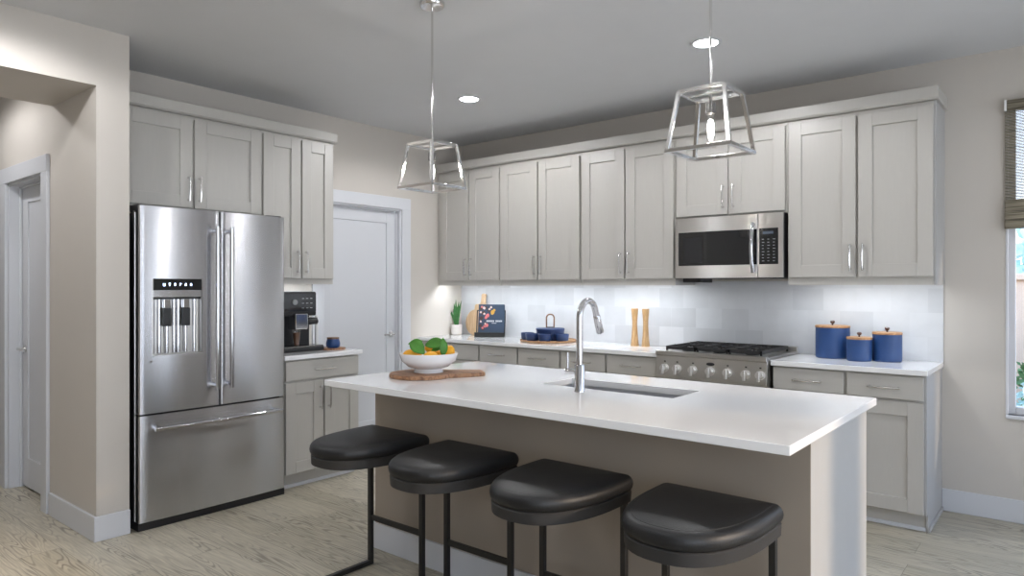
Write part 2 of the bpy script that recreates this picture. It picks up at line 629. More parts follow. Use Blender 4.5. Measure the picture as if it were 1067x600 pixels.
m.box(-5.9, -4.86, 2.35, 2.45, 0, ZC).box(-5.9, -5.8, YH + 0.13, 2.35, 0, ZC).box(-4.9, -4.86, YH + 0.13, 2.35, 0, ZC)
struct('closet_leak_block', m, M['wall'])  # added out of view behind the hall door, keeps outside light out
# unseen right wall, inferred openings sized for sun patches and fridge streaks; plain rear wall
m = MB()
m.box(XR, XR + T, YR, -2.7, 0, ZC).box(XR, XR + T, 0.7, 2.05, 0, ZC).box(XR, XR + T, -2.7, 0.7, 0, 0.45).box(XR, XR + T, -2.7, 0.7, 2.45, ZC).box(XR, XR + T, 3.38, 3.72, 0, ZC).box(XR, XR + T, 4.22, YB, 0, ZC)
m.box(XR, XR + T, 2.05, 3.38, 2.3, ZC).box(XR, XR + T, 3.72, 4.22, 2.3, ZC).box(XR, XR + T, 3.72, 4.22, 0, 0.4)
struct('wall_right', m, M['wall'])
m = MB()
m.box(XH, XR, YR - T, YR, 0, ZC)
struct('wall_rear', m, M['wall'])


def window(name, x0, x1, z0, z1, axis, c0, c1, mull, label):
    """frame fills the opening; axis 'y' = wall runs along X; c0..c1 is the frame depth"""
    fw = 0.045
    def bx(mb, a0, a1, b0, b1, d0, d1):
        if axis == 'y':
            mb.box(a0, a1, d0, d1, b0, b1)
        else:
            mb.box(d0, d1, a0, a1, b0, b1)
    m = MB()
    bx(m, x0, x0 + fw, z0, z1, c0, c1)
    bx(m, x1 - fw, x1, z0, z1, c0, c1)
    bx(m, x0 + fw, x1 - fw, z0, z0 + fw, c0, c1)
    bx(m, x0 + fw, x1 - fw, z1 - fw, z1, c0, c1)
    for k in range(1, mull + 1):
        xm = x0 + (x1 - x0) * k / (mull + 1)
        bx(m, xm - 0.03, xm + 0.03, z0 + fw, z1 - fw, c0, c1)
    o = struct(name, m, M['trim'], label, bevel=0.004)
    g = MB()
    cm = (c0 + c1) / 2
    bx(g, x0 + fw * .8, x1 - fw * .8, z0 + fw * .8, z1 - fw * .8, cm - 0.003, cm + 0.003)
    g.build('pane', M['glass'], o)
    return o


window('window_1', WX0, WX1, WZ0, WZ1, 'y', YB + 0.035, YB + 0.10, 0, 'white framed window right of the cabinets')
window('window_2', 2.05, 3.38, 0.0, 2.3, 'x', XR + 0.03, XR + 0.09, 0, 'patio door glazing')
window('window_3', 3.72, 4.22, 0.4, 2.3, 'x', XR + 0.03, XR + 0.09, 0, 'side window')
window('window_4', -2.7, 0.7, 0.45, 2.45, 'x', XR + 0.03, XR + 0.09, 2, 'wide window of the great room')

# white returns + thin sill around window_1
m = MB()
m.box(WX0 - 0.001, WX0 + 0.012, YB - 0.004, YB + 0.036, WZ0, WZ1)
m.box(WX0, WX1, YB - 0.012, YB + 0.036, WZ0 - 0.022, WZ0)
struct('trim_1', m, M['trim'], 'white window return and sill', bevel=0.003)

# baseboards
BH, BT = 0.135, 0.016
def bboard(name, x0, x1, y0, y1, label=None, h=BH):
    return struct(name, MB().box(x0, x1, y0, y1, 0, h), M['trim'], label, bevel=0.004)
bboard('baseboard_back', -0.6425, XR, YB - BT, YB, 'white baseboard under the window')
m = MB()
m.prism([(-4.80, YH), (-4.80, YH - BT), (XH + BT, YH - BT), (XH + BT, 1.618), (XH, 1.618), (XH, YH)], 0, BH, 'z')
struct('baseboard_stub', m, M['trim'], 'white baseboard wrapping the wall end by the fridge', bevel=0.004)
bboard('baseboard_hall', -8.0, HX0 - 0.09, YH - BT, YH, 'white baseboard left of the hall door')
bboard('baseboard_left', XL, XL + BT, 4.275, 4.4, 'white baseboard by the pantry door')
bboard('baseboard_near', XH, XH + BT, YR, -0.15, None)
bboard('baseboard_right', XR - BT, XR, YR, 2.0, None)

# door casings
def casing_x(name, label):      # on fridge wall, faces +X
    m = MB()
    a, b = DY0, DY1 - 0.0
    m.box(XL, XL + 0.02, a - 0.10, a + 0.004, 0, DZ - 0.004)
    m.box(XL, XL + 0.02, b - 0.004, b + 0.10, 0, DZ - 0.004)
    m.box(XL, XL + 0.021, a - 0.10, b + 0.10, DZ - 0.004, DZ + 0.10)
    # jamb
    m.box(XL - T, XL + 0.002, b - 0.018, b, 0, DZ)
    m.box(XL - T, XL + 0.002, a, a + 0.018, 0, DZ)
    m.box(XL - T, XL + 0.002, a, b, DZ - 0.018, DZ)
    # stop
    m.box(XL - 0.05, XL - 0.035, b - 0.03, b - 0.018, 0, DZ - 0.018)
    m.box(XL - 0.05, XL - 0.035, a + 0.018, b - 0.018, DZ - 0.03, DZ - 0.018)
    return struct(name, m, M['trim'], label, bevel=0.003)
casing_x('trim_2', 'white casing round the pantry door')
def casing_h(name, label):      # hall door, faces -Y
    m = MB()
    a, b = HX0, HX1
    cw = 0.10
    m.box(a - cw, a + 0.004, YH - 0.02, YH, 0, HZ - 0.004)
    m.box(b - 0.004, b + cw, YH - 0.02, YH, 0, HZ - 0.004)
    m.box(a - cw, b + cw, YH - 0.021, YH, HZ - 0.004, HZ + cw)
    m.box(b - 0.018, b, YH, YH + 0.13, 0, HZ)
    m.box(a, a + 0.018, YH, YH + 0.13, 0, HZ)
    m.box(a, b, YH, YH + 0.13, HZ - 0.018, HZ)
    m.box(a + 0.018, a + 0.03, YH + 0.06, YH + 0.078, 0, HZ - 0.018)
    m.box(a + 0.018, b - 0.018, YH + 0.06, YH + 0.078, HZ - 0.03, HZ - 0.018)
    return struct(name, m, M['trim'], label, bevel=0.003)
casing_h('trim_3', 'white casing round the hall door')


def door_leaf(name, label, w, h, loc, rotz, lever_x, lever_dir):
    """local: leaf faces -Y, x 0..w, y 0..0.035"""
    root = thing(name, label, None, loc, rotz)
    root['kind'] = 'structure'
    st, tr_, br_, lock = 0.105, 0.11, 0.21, None
    m = MB()
    m.box(0, st, 0, 0.035, 0.012, h).box(w - st, w, 0, 0.035, 0.012, h)
    m.box(st, w - st, 0, 0.035, h - tr_, h).box(st, w - st, 0, 0.035, 0.012, br_)
    m.box(st - 0.002, w - st + 0.002, 0.010, 0.026, br_ - 0.002, h - tr_ + 0.002)
    m.build('door_leaf', M['trim'], root, bevel=0.003)
    # lever
    lz = 0.955
    k = MB()
    k.tube([(lever_x, 0, lz), (lever_x, -0.010, lz)], 0.027, 20)
    k.tube([(lever_x, -0.008, lz), (lever_x, -0.05, lz)], 0.010, 12)
    k.tube([(lever_x, -0.045, lz), (lever_x + lever_dir * 0.03, -0.05, lz), (lever_x + lever_dir * 0.115, -0.05, lz - 0.002)], [0.009, 0.008, 0.007], 10)
    k.build('handle', M['pull'], root, smooth=True, bevel=0.001)
    return root


# pantry door faces +X : local x -> +Y
door_leaf('door_1', 'white one-panel pantry door with nickel lever', DY1 - DY0 - 0.042, DZ - 0.021, (XL - 0.052, DY0 + 0.021, 0), PI / 2, DY1 - DY0 - 0.10, -1)
door_leaf('door_2', 'white panelled hall door with lever handle', HX1 - HX0 - 0.042, HZ - 0.021, (HX0 + 0.021, YH + 0.08, 0), 0, 0.06, 1)

# backsplash
struct('wall_tile', MB().box(XL, -0.635, YB - 0.009, YB, 0.914, 1.42), M['tile'], 'pale glazed tile backsplash')

# ------------------------------------------------------------------ cabinets


def pull_mesh(mb, cx, cy, cz, length, vertical, proj=0.030):
    h = length / 2
    n = 9
    pts = []
    for i in range(n):
        t = -1 + 2 * i / (n - 1)
        bow = proj * (0.80 + 0.20 * (1 - t * t))
        pts.append((cx, cy - bow, cz + t * h) if vertical else (cx + t * h, cy - bow, cz))
    mb.tube(pts, [0.0045] + [0.0058] * (n - 2) + [0.0045], 8)
    for s in (-1, 1):
        a = h * 0.86 * s
        p0 = (cx, cy + 0.001, cz + a) if vertical else (cx + a, cy + 0.001, cz)
        p1 = (cx, cy - proj * 0.85, cz + a) if vertical else (cx + a, cy - proj * 0.85, cz)
        mb.tube([p0, p1], [0.0075, 0.0045], 8)


def shaker(mb, x0, x1, z0, z1, y, st=0.078):
    """front face at y (towards -Y), 20 mm thick"""
    t = 0.02
    mb.box(x0, x0 + st, y, y + t, z0, z1).box(x1 - st, x1, y, y + t, z0, z1)
    mb.box(x0 + st, x1 - st, y, y + t, z0, z0 + st).box(x0 + st, x1 - st, y, y + t, z1 - st, z1)
    mb.box(x0 + st - 0.003, x1 - st + 0.003, y + 0.011, y + t - 0.002, z0 + st - 0.003, z1 - st + 0.003)


def cabinet(name, label, cat, loc, rotz, w, d, z0, z1, fronts, group=None, rail=0.0, toe=0.0, endpanel=False):
    root = thing(name, label, cat, (loc[0], loc[1], z0), rotz, group)
    m = MB()
    h = z1 - z0
    if toe:
        m.box(0, w, -d, 0, toe, h)
        m.box(0, w, -(d - 0.055), -0.02, 0.0, toe + 0.002)
    else:
        m.box(0, w, -d, 0, rail, h)
    m.build('carcass', M['cab'], root, bevel=0.0015)
    if toe:
        MB().box(0.0, w, -(d - 0.04), -(d - 0.053), 0, 0.022).build('toe_moulding', M['trim'], root, bevel=0.003)
    if rail:
        MB().box(0.004, w - 0.002, -d + 0.001, -d + 0.02, 0, rail + 0.001).box(w - 0.02, w - 0.002, -d + 0.02, 0, 0, rail + 0.001).build('light_rail', M['cab'], root, bevel=0.001)
    if endpanel:
        e = MB()
        e.prism([(-d - 0.0, 0.10 if toe else 0), (-d, h), (-0.0, h), (0, 0), (-(d - 0.045), 0), (-(d - 0.045), 0.10 if toe else 0)][::-1], w, w + 0.012, 'x')
        if toe:
            e.box(w + 0.010, w + 0.022, -(d - 0.035), 0, 0, 0.024)
        e.build('end_panel', M['endp'], root, bevel=0.0015)
    yf = -d - 0.021
    for f in fronts:
        x0, x1, a, b = f['x0'], f['x1'], f['z0'] - z0, f['z1'] - z0
        fm = MB()
        if f['k'] == 'door':
            shaker(fm, x0, x1, a, b, yf)
            p = fm.build('door', M['cab'], root, bevel=0.0018)
            hx = x0 + 0.028 if f['h'] == 'l' else x1 - 0.028
            L_ = 0.165
            hz = (a + 0.038 + L_ / 2) if not toe else (b - 0.038 - L_ / 2)
            hm = MB()
            pull_mesh(hm, hx, yf, hz, L_, True)
            hm.build('handle', M['pull'], p, smooth=True)
        else:
            fm.box(x0, x1, yf, yf + 0.02, a, b)
            p = fm.build('drawer', M['cabh'], root, bevel=0.0025)
            hm = MB()
            pull_mesh(hm, (x0 + x1) / 2, yf, (a + b) / 2 - 0.002, 0.17, False)
            hm.build('handle', M['pull'], p, smooth=True)
    return root


UG = 'upper cabinets on the tiled wall'
UD = 0.338
def upper(xa, xb, d1, d2, d3, d4, label, z0=1.39, dz0=1.44, rail=0.042, **kw):
    return cabinet('upper_cabinet', label, 'cabinet', (xa, YB, 0), 0, xb - xa, UD, z0, 2.462,
                   [dict(k='door', x0=d1 - xa, x1=d2 - xa, z0=dz0, z1=2.436, h='r'), dict(k='door', x0=d3 - xa, x1=d4 - xa, z0=dz0, z1=2.436, h='l')], UG, rail, **kw)

upper(-4.725, -3.936, -4.672, -4.316, -4.302, -3.945, 'greige two-door wall cabinet in the corner above the potted plant')
upper(-3.934, -3.085, -3.922, -3.521, -3.506, -3.094, 'greige two-door wall cabinet above the blue bakeware tray')
upper(-3.083, -2.262, -3.073, -2.682, -2.668, -2.272, 'tall greige two-door wall cabinet just left of the microwave')
upper(-2.260, -1.466, -2.249, -1.866, -1.850, -1.478, 'short greige two-door cabinet directly above the microwave', z0=1.868, dz0=1.882, rail=0.0)
upper(-1.464, -0.640, -1.453, -1.053, -1.038, -0.642, 'greige two-door wall cabinet above the three blue canisters', endpanel=True)

# left wall uppers (face +X) local x -> +Y
cabinet('upper_cabinet', 'wide greige two-door cabinet directly above the steel refrigerator', 'cabinet', (XL + 0.002, 1.645, 0), PI / 2, 0.952, 0.33, 1.868, 2.472,
        [dict(k='door', x0=0.02, x1=2.108 - 1.645, z0=1.882, z1=2.452, h='r'), dict(k='door', x0=2.123 - 1.645, x1=2.588 - 1.645, z0=1.882, z1=2.452, h='l')], 'upper cabinets on the fridge wall')
cabinet('upper_cabinet', 'narrow greige two-door wall cabinet above the coffee machine', 'cabinet', (XL + 0.002, 2.599, 0), PI / 2, 0.601, 0.33, 1.398, 2.472,
        [dict(k='door', x0=2.607 - 2.599, x1=2.903 - 2.599, z0=1.44, z1=2.452, h='r'), dict(k='door', x0=2.917 - 2.599, x1=3.188 - 2.599, z0=1.44, z1=2.452, h='l')], 'upper cabinets on the fridge wall', rail=0.038)

# crown mouldings
m = MB()
m.prism([(YB, 2.463), (YB - UD - 0.024, 2.463), (YB - UD - 0.036, 2.474), (YB - UD - 0.040, 2.538), (YB - UD + 0.01, 2.538), (YB, 2.538)], -4.725, -0.614, 'x')
tag(m.build('crown_moulding', M['cab'], bevel=0.002), 'long greige crown moulding running over the tiled-wall cabinets', 'moulding')
m = MB()
m.prism([(XL, 2.473), (XL + 0.353, 2.473), (XL + 0.365, 2.484), (XL + 0.369, 2.545), (XL, 2.545)], 1.62, 3.216, 'y')
tag(m.build('crown_moulding', M['cab'], bevel=0.002), 'shorter greige crown moulding over the refrigerator and coffee cabinets', 'moulding')

# base cabinets
BG = 'base cabinets under the white worktops'
BD, BZ = 0.558, 0.883
def base(xa, xb, fr, label, **kw):
    f = []
    for (a, b, hd) in fr:
        f.append(dict(k='drawer', x0=a - xa, x1=b - xa, z0=0.741, z1=0.872))
        f.append(dict(k='door', x0=a - xa, x1=b - xa, z0=0.108, z1=0.727, h=hd))
    return cabinet('base_cabinet', label, 'cabinet', (xa, YB - 0.001, 0), 0, xb - xa, BD, 0, BZ, f, BG, 0, 0.10, **kw)
base(-4.72, -3.983, [(-4.68, -3.992, 'r')], 'greige base cabinet in the corner below plant and cookbook')
base(-3.981, -3.127, [(-3.972, -3.563, 'r'), (-3.545, -3.136, 'l')], 'greige base cabinet with two drawers below the blue bakeware')
base(-3.125, -2.274, [(-3.116, -2.717, 'r'), (-2.700, -2.285, 'l')], 'greige base cabinet below the two wooden mills')
base(-1.488, -0.655, [(-1.478, -1.068, 'r'), (-1.050, -0.657, 'l')], 'greige base cabinet below the blue canisters, right of the range', endpanel=True)
cabinet('base_cabinet', 'small greige base cabinet under the coffee machine beside the refrigerator', 'cabinet', (XL + 0.001, 2.59, 0), PI / 2, 0.635, 0.60, 0, BZ,
        [dict(k='drawer', x0=0.02, x1=0.625, z0=0.741, z1=0.872), dict(k='door', x0=0.02, x1=0.318, z0=0.108, z1=0.727, h='r'), dict(k='door', x0=0.332, x1=0.625, z0=0.108, z1=0.727, h='l')],
        BG, 0, 0.10)

# worktops
tag(MB().box(-4.728, -2.268, YB - 0.596, YB - 0.0095, BZ + 0.0005, 0.914).build('worktop', M['quartz'], bevel=0.003), 'long white quartz worktop left of the range', 'worktop')
tag(MB().box(-1.492, -0.633, YB - 0.596, YB - 0.0095, BZ + 0.0005, 0.914).build('worktop', M['quartz'], bevel=0.003), 'short white quartz worktop right of the range holding canisters', 'worktop')
tag(MB().box(XL + 0.001, -4.085, 2.588, 3.235, BZ + 0.0005, 0.914).build('worktop', M['quartz'], bevel=0.003), 'small white worktop between refrigerator and pantry door', 'worktop')

# ------------------------------------------------------------------ island
IX0, IX1, IY0, IY1 = -2.908, -0.645, 2.063, 3.186
isl = thing('kitchen_island', 'kitchen island body with plain greige back panel and white end', 'island', (-1.77, 2.74, 0))
ox, oy = -1.77, 2.74
bx0, bx1, by0, by1 = -2.875, -0.672, 2.36, 3.13
SX0, SX1, SY0, SY1 = -1.985, -1.30, 2.64, 2.90
m = MB()
m.box(bx0 - ox, bx1 - ox - 0.0003, by0 - oy, by0 - oy + 0.02, 0, 0.883)
m.box(bx0 - ox, SX0 - 0.04 - ox, by0 - oy + 0.02, by1 - oy, 0.0, 0.883)
m.box(SX1 + 0.04 - ox, bx1 - ox - 0.015, by0 - oy + 0.02, by1 - oy, 0.0, 0.883)
m.box(SX0 - 0.04 - ox, SX1 + 0.04 - ox, by0 - oy + 0.02, by1 - oy, 0.0, 0.64)
m.build('body_panels', M['islp'], isl)
MB().box(bx1 - 0.016 - ox, bx1 - ox, by0 - oy + 0.002, by1 - oy, 0, 0.883).build('end_panel', M['endp'], isl, bevel=0.001)
m = MB()
m.box(bx0 - 0.012 - ox, bx1 - 0.001 - ox, by0 - 0.014 - oy, by0 - oy, 0, 0.133)
m.box(bx0 - 0.014 - ox, bx0 - ox, by0 - 0.012 - oy, by1 - oy, 0, 0.133)
m.build('kick_board', M['trim'], isl, bevel=0.003)
f = MB()
for k, (a, b) in enumerate(((-2.86, -2.45), (-2.44, -2.03), (-1.25, -0.70))):
    shaker(f, -b + 0, -a + 0, 0.12, 0.87, 0)
# doors on the working side of the island (facing the range)
for (a, b) in ((-2.86, -2.44), (-2.43, -2.01), (-2.0, -1.65), (-1.64, -1.29), (-1.28, -0.69)):
    d = MB()
    shaker(d, a - ox, b - ox, 0.12, 0.87, 0)
    for v in d.bm.verts:
        v.co.y = (by1 - oy) + 0.0215 - v.co.y
    dd = d.build('door', M['cab'], isl, bevel=0.0018)
    hm = MB()
    pull_mesh(hm, b - 0.03 - ox, 0, 0.75, 0.165, True)
    for v in hm.bm.verts:
        v.co.y = (by1 - oy) + 0.0215 - v.co.y
    hm.build('handle', M['pull'], dd, smooth=True)
f.bm.free()

# island top with sink cut-out (one ring mesh)
def slab_with_hole(x0, x1, y0, y1, hx0, hx1, hy0, hy1, z0, z1):
    mb = MB()
    bm = mb.bm
    def ring(z, o):
        return [bm.verts.new((x, y, z)) for x, y in o]
    outer = ((x0, y0), (x1, y0), (x1, y1), (x0, y1))
    inner = ((hx0, hy0), (hx1, hy0), (hx1, hy1), (hx0, hy1))
    a, b, c, d = ring(z0, outer), ring(z1, outer), ring(z0, inner), ring(z1, inner)
    for i in range(4):
        j = (i + 1) % 4
        bm.faces.new((a[i], a[j], b[j], b[i]))
        bm.faces.new((b[i], b[j], d[j], d[i]))
        bm.faces.new((c[j], c[i], a[i], a[j])) if False else bm.faces.new((a[j], a[i], c[i], c[j]))
        bm.faces.new((c[i], c[j], d[j], d[i]))
    return mb
o = slab_with_hole(IX0, IX1, IY0, IY1, SX0, SX1, SY0, SY1, 0.8835, 0.914).build('island_worktop', M['quartz'], bevel=0.003)
tag(o, 'large white quartz island top with an undermount sink opening', 'worktop')

# sink
s = thing('sink', 'undermount stainless steel sink set in the white island top', 'sink', ((SX0 + SX1) / 2, (SY0 + SY1) / 2, 0.665))
hw, hd = (SX1 - SX0) / 2 + 0.006, (SY1 - SY0) / 2 + 0.006
m = MB()
t_ = 0.008
m.box(-hw - t_, hw + t_, -hd - t_, hd + t_, 0, t_)
m.box(-hw - t_, -hw, -hd - t_, hd + t_, t_, 0.2183).box(hw, hw + t_, -hd - t_, hd + t_, t_, 0.2183)
m.box(-hw, hw, -hd - t_, -hd, t_, 0.2183).box(-hw, hw, hd, hd + t_, t_, 0.2183)
m.build('basin', M['sink'], s, bevel=0.002)
MB().lathe([(0, 0.009), (0.05, 0.009), (0.055, 0.011), (0.04, 0.0125), (0, 0.0115)], 28).build('drain', M['chrome'], s, smooth=True)

# faucet
fa = thing('faucet', 'chrome gooseneck faucet with side lever on the island top', 'faucet', (-1.70, 2.543, 0.914))
MB().lathe([(0, 0), (0.0235, 0), (0.0235, 0.004), (0.0225, 0.006), (0.0225, 0.118), (0.021, 0.121), (0.0, 0.121)], 32).build('body', M['chrome'], fa, smooth=True)
pts = [(0, 0, 0.118), (0, 0, 0.22), (0, 0, 0.315)]
rr_, cy_, cz_ = 0.068, 0.068, 0.325
for k in range(0, 15):
    a = PI - k * (PI * 0.90) / 14
    pts.append((0, cy_ + rr_ * math.cos(a), cz_ + rr_ * math.sin(a) * 1.12))
e = Vector(pts[-1])
dr = (e - Vector(pts[-2])).normalized()
pts.append(tuple(e + dr * 0.018))
MB().tube(pts, 0.0145, 20).build('spout', M['chrome'], fa, smooth=True)
e2 = e + dr * 0.016
MB().tube([tuple(e2), tuple(e2 + dr * 0.004), tuple(e2 + dr * 0.085), tuple(e2 + dr * 0.088)], [0.0150, 0.0165, 0.0175, 0.0155], 20).build('spray_head', M['chrome'], fa, smooth=True)
m = MB()
m.tube([(-0.015, 0, 0.088), (-0.072, 0, 0.088)], 0.0135, 16)
m.build('lever_hub', M['chrome'], fa, smooth=True, bevel=0.001)
m = MB()
m.tube([(-0.063, 0, 0.088), (-0.064, 0, 0.17)], [0.0065, 0.0055], 12)
m.build('lever', M['chrome'], fa, smooth=True)

# ------------------------------------------------------------------ refrigerator (faces +X) local: front -Y, x along +Y
FX, FY0, FY1 = -4.05, 1.652, 2.575
fr = thing('refrigerator', 'stainless steel french-door refrigerator with water dispenser', 'refrigerator', (XL + 0.02, FY0, 0), PI / 2)
FW = FY1 - FY0
FD = FX - (XL + 0.02)      # to door face
m = MB()
m.box(0.004, FW - 0.004, -(FD - 0.075), -0.0, 0.035, 1.80)
m.box(0.0, FW, -(FD - 0.02), -0.02, 0.0, 0.045)
m.build('case', M['black'], fr, bevel=0.003)
MB().box(-0.0005, 0.004, -(FD - 0.066), -(FD - 0.085), 0.05, 1.81).build('side_strip', M['steel2'], fr)
m = MB()
m.box(0.0, 0.025, -(FD - 0.03), -(FD - 0.12), 1.80, 1.845)
m.build('hinge_cover', M['black'], fr, bevel=0.003)
MB().box(FW - 0.125, FW - 0.018, -(FD - 0.03), -(FD - 0.12), 1.80, 1.846).build('hinge_cover', M['black'], fr, bevel=0.003)


def fridge_door(x0, x1, z0, z1, hole=None):
    """gently crowned door front, rounded vertical outer edges"""
    mb = MB()
    bm = mb.bm
    n = 26
    yb = -(FD - 0.066)
    xs = []
    prof = []
    for i in range(n + 1):
        t = i / n
        x = x0 + (x1 - x0) * t
        # crown over whole fridge width
        u = (x / FW) * 2 - 1
        y = -FD + 0.012 * u * u
        # rounded outer verticals
        for e_ in (x0, x1):
            dd = abs(x - e_)
            rad = 0.014
            if dd < rad:
                y += rad - math.sqrt(max(0, rad * rad - (rad - dd) ** 2))
        prof.append((x, y))
    # refine near edges
    def yy(x):
        u = (x / FW) * 2 - 1
        y = -FD + 0.012 * u * u
        for e_ in (x0, x1):
            dd = abs(x - e_)
            rad = 0.014
            if dd < rad:
                y += rad - math.sqrt(max(0, rad * rad - (rad - dd) ** 2))
        return y
    xs = sorted(set([x0 + d for d in (0, 0.001, 0.003, 0.006, 0.010, 0.014)] + [x1 - d for d in (0, 0.001, 0.003, 0.006, 0.010, 0.014)] +
                    [x0 + (x1 - x0) * i / 14 for i in range(1, 14)] + (list(hole[:2]) if hole else [])))
    zs = [z0, z1] if not hole else [z0, hole[2], hole[3], z1]
    front = [[bm.verts.new((x, yy(x), z)) for x in xs] for z in zs]
    for k in range(len(zs) - 1):
        for i in range(len(xs) - 1):
            if hole and k == 1 and hole[0] - 1e-6 <= xs[i] and xs[i + 1] <= hole[1] + 1e-6:
                continue
            bm.faces.new((front[k][i], front[k][i + 1], front[k + 1][i + 1], front[k + 1][i]))
    # back and sides
    bl = [bm.verts.new((x0, yb, z)) for z in zs]
    br = [bm.verts.new((x1, yb, z)) for z in zs]
    bm.faces.new([bl[0]] + front[0] + [br[0]])
    bm.faces.new([bl[-1]] + front[-1] + [br[-1]])
    for k in range(len(zs) - 1):
        bm.faces.new((bl[k], front[k][0], front[k + 1][0], bl[k + 1]))
        bm.faces.new((br[k], front[k][-1], front[k + 1][-1], br[k + 1]))
    if not hole:
        bm.faces.new((bl[0], bl[-1], br[-1], br[0]))
    return mb, yy


mid = 0.470
mb, yyd = fridge_door(0.002, mid - 0.0025, 0.658, 1.838, hole=(0.075, 0.355, 0.985, 1.425))
dl = mb.build('door', M['steel'], fr, smooth=True)
mb, _ = fridge_door(mid + 0.0025, FW - 0.002, 0.658, 1.838)
drr = mb.build('door', M['steel'], fr, smooth=True)
mb, _ = fridge_door(0.002, FW - 0.002, 0.048, 0.648)
dz = mb.build('freezer_drawer', M['steel'], fr, smooth=True)
# dispenser niche in the left door
hx0, hx1, hz0, hz1 = 0.075, 0.355, 0.985, 1.425
yfr = yyd(0.2)
m = MB()
yb_ = yfr + 0.058
m.box(hx0 - 0.002, hx1 + 0.002, yb_, yb_ + 0.006, hz0 - 0.002, hz1)
m.box(hx0 - 0.004, hx0 + 0.0005, yfr + 0.004, yb_, hz0, hz1).box(hx1 - 0.0005, hx1 + 0.004, yfr + 0.004, yb_, hz0, hz1)
m.box(hx0, hx1, yfr + 0.004, yb_, hz0 - 0.004, hz0 + 0.006)
disp = m.build('dispenser', M['steel2'], dl)
MB().box(hx0, hx1, yfr - 0.001, yb_, 1.318, 1.36).build('dispenser_ledge', M['steel'], dl, bevel=0.002)
MB().box(hx0, hx1, yfr - 0.002, yb_, 1.36, 1.425).build('control_panel', M['bglass'], dl, bevel=0.001)
MB().box(hx0 + 0.002, hx1 - 0.002, yfr + 0.010, yb_, 1.306, 1.3185).build('nozzle_housing', M['black'], dl)
for px_ in (0.158, 0.268):
    m = MB()
    m.box(px_ - 0.022, px_ + 0.022, yfr + 0.006, yfr + 0.03, 1.150, 1.255)
    m.build('paddle', M['black'], dl, bevel=0.003)
    m = MB()
    m.box(px_ - 0.02, px_ + 0.02, yfr + 0.008, yfr + 0.036, 1.255, 1.308)
    m.build('chute', M['chrome'], dl, bevel=0.003)
    m = MB()
    m.tube([(px_ + 0.012, yb_ - 0.012, 0.992), (px_ + 0.012, yb_ - 0.012, 1.17)], 0.011, 12)
    m.build('chute_rib', M['chrome'], dl, smooth=True)
for x_ in (0.092, 0.130, 0.215, 0.240, 0.335):
    MB().tube([(x_, yb_ - 0.004, 0.992), (x_, yb_ - 0.004, 1.31)], 0.012, 12).build('niche_rib', M['chrome'], dl, smooth=True)
# dispenser icons (small lit symbols)
ic = MB()
zi = 1.392
yi = yfr - 0.0035
def ibox(x, z, a, b):
    ic.box(x - a / 2, x + a / 2, yi, yi + 0.002, z - b / 2, z + b / 2)
cx = 0.135
for k, sh in enumerate(('u', 'bulb', 'bar', 'r', 'lock', 'tri')):
    x = cx + k * 0.031
    if sh == 'u':
        ibox(x - 0.005, zi, 0.0025, 0.014); ibox(x + 0.005, zi, 0.0025, 0.014); ibox(x, zi - 0.008, 0.010, 0.003)
    elif sh == 'bulb':
        ibox(x, zi + 0.004, 0.009, 0.009); ibox(x, zi - 0.005, 0.004, 0.008)
    elif sh == 'bar':
        ibox(x, zi, 0.006, 0.016); ibox(x, zi, 0.010, 0.004)
    elif sh == 'r':
        ibox(x - 0.003, zi, 0.003, 0.016); ibox(x + 0.002, zi + 0.005, 0.009, 0.003)
    elif sh == 'lock':
        ibox(x, zi - 0.003, 0.011, 0.009); ibox(x, zi + 0.005, 0.006, 0.006)
    else:
        ibox(x, zi - 0.002, 0.010, 0.010); ibox(x, zi + 0.005, 0.005, 0.005)
ic.build('icons', M['led'], dl)
# small round badge under niche
MB().tube([(0.062, yfr + 0.002, 0.955), (0.062, yfr - 0.003, 0.955)], 0.006, 12).build('badge', M['chrome'], dl)


def fhandle(x0, z0, x1, z1, parent, r=0.0125, stand=0.055):
    m = MB()
    ya = yyd(min(max((x0 + x1) / 2, 0.1), FW - 0.1))
    ang = (x1 - x0) != 0
    a, b = Vector((x0, ya - stand, z0)), Vector((x1, ya - stand, z1))
    n = 9
    pts_ = []
    for i in range(n):
        t = i / (n - 1)
        p = a.lerp(b, t)
        if ang:
            p.y -= 0.012 * (1 - (2 * t - 1) ** 2)
        pts_.append(tuple(p))
    m.tube(pts_, r, 16)
    d_ = (b - a).normalized()
    for q in (a + d_ * 0.025, b - d_ * 0.025):
        m.tube([(q.x, q.y, q.z), (q.x, yyd(q.x) + 0.001, q.z)], [r * 0.95, r * 1.05], 12)
    return m.build('handle', M['chrome'], parent, smooth=True, bevel=0.001)


fhandle(0.425, 0.762, 0.425, 1.742, dl)
fhandle(0.515, 0.762, 0.515, 1.742, drr)
fhandle(0.062, 0.577, FW - 0.062, 0.577, dz)

# ------------------------------------------------------------------ microwave
MX0, MX1, MZ0, MZ1, MY = -2.236, -1.478, 1.440, 1.866, 4.585
mw = thing('microwave', 'stainless over-the-range microwave with black window and keypad', 'microwave', (MX0, YB - 0.001, MZ0))
MWW, MWD, MWH = MX1 - MX0, YB - MY, MZ1 - MZ0
m = MB()
m.box(0.003, MWW, -(MWD - 0.028), -0.002, 0.0, MWH)
m.box(0.03, 0.16, -(MWD - 0.06), -0.12, -0.03, 0.001)
m.box(0.18, 0.70, -(MWD - 0.05), -0.05, -0.006, 0.001)
m.build('case', M['black'], mw, bevel=0.002)
dw = 0.592
md = MB()
yf = -MWD
md.box(0, 0.022, yf, yf + 0.027, 0.0, MWH).box(dw - 0.004, dw, yf, yf + 0.027, 0.0, MWH)
md.box(0.022, dw - 0.004, yf, yf + 0.027, 0.0, 0.088).box(0.022, dw - 0.004, yf, yf + 0.027, 0.325, MWH)
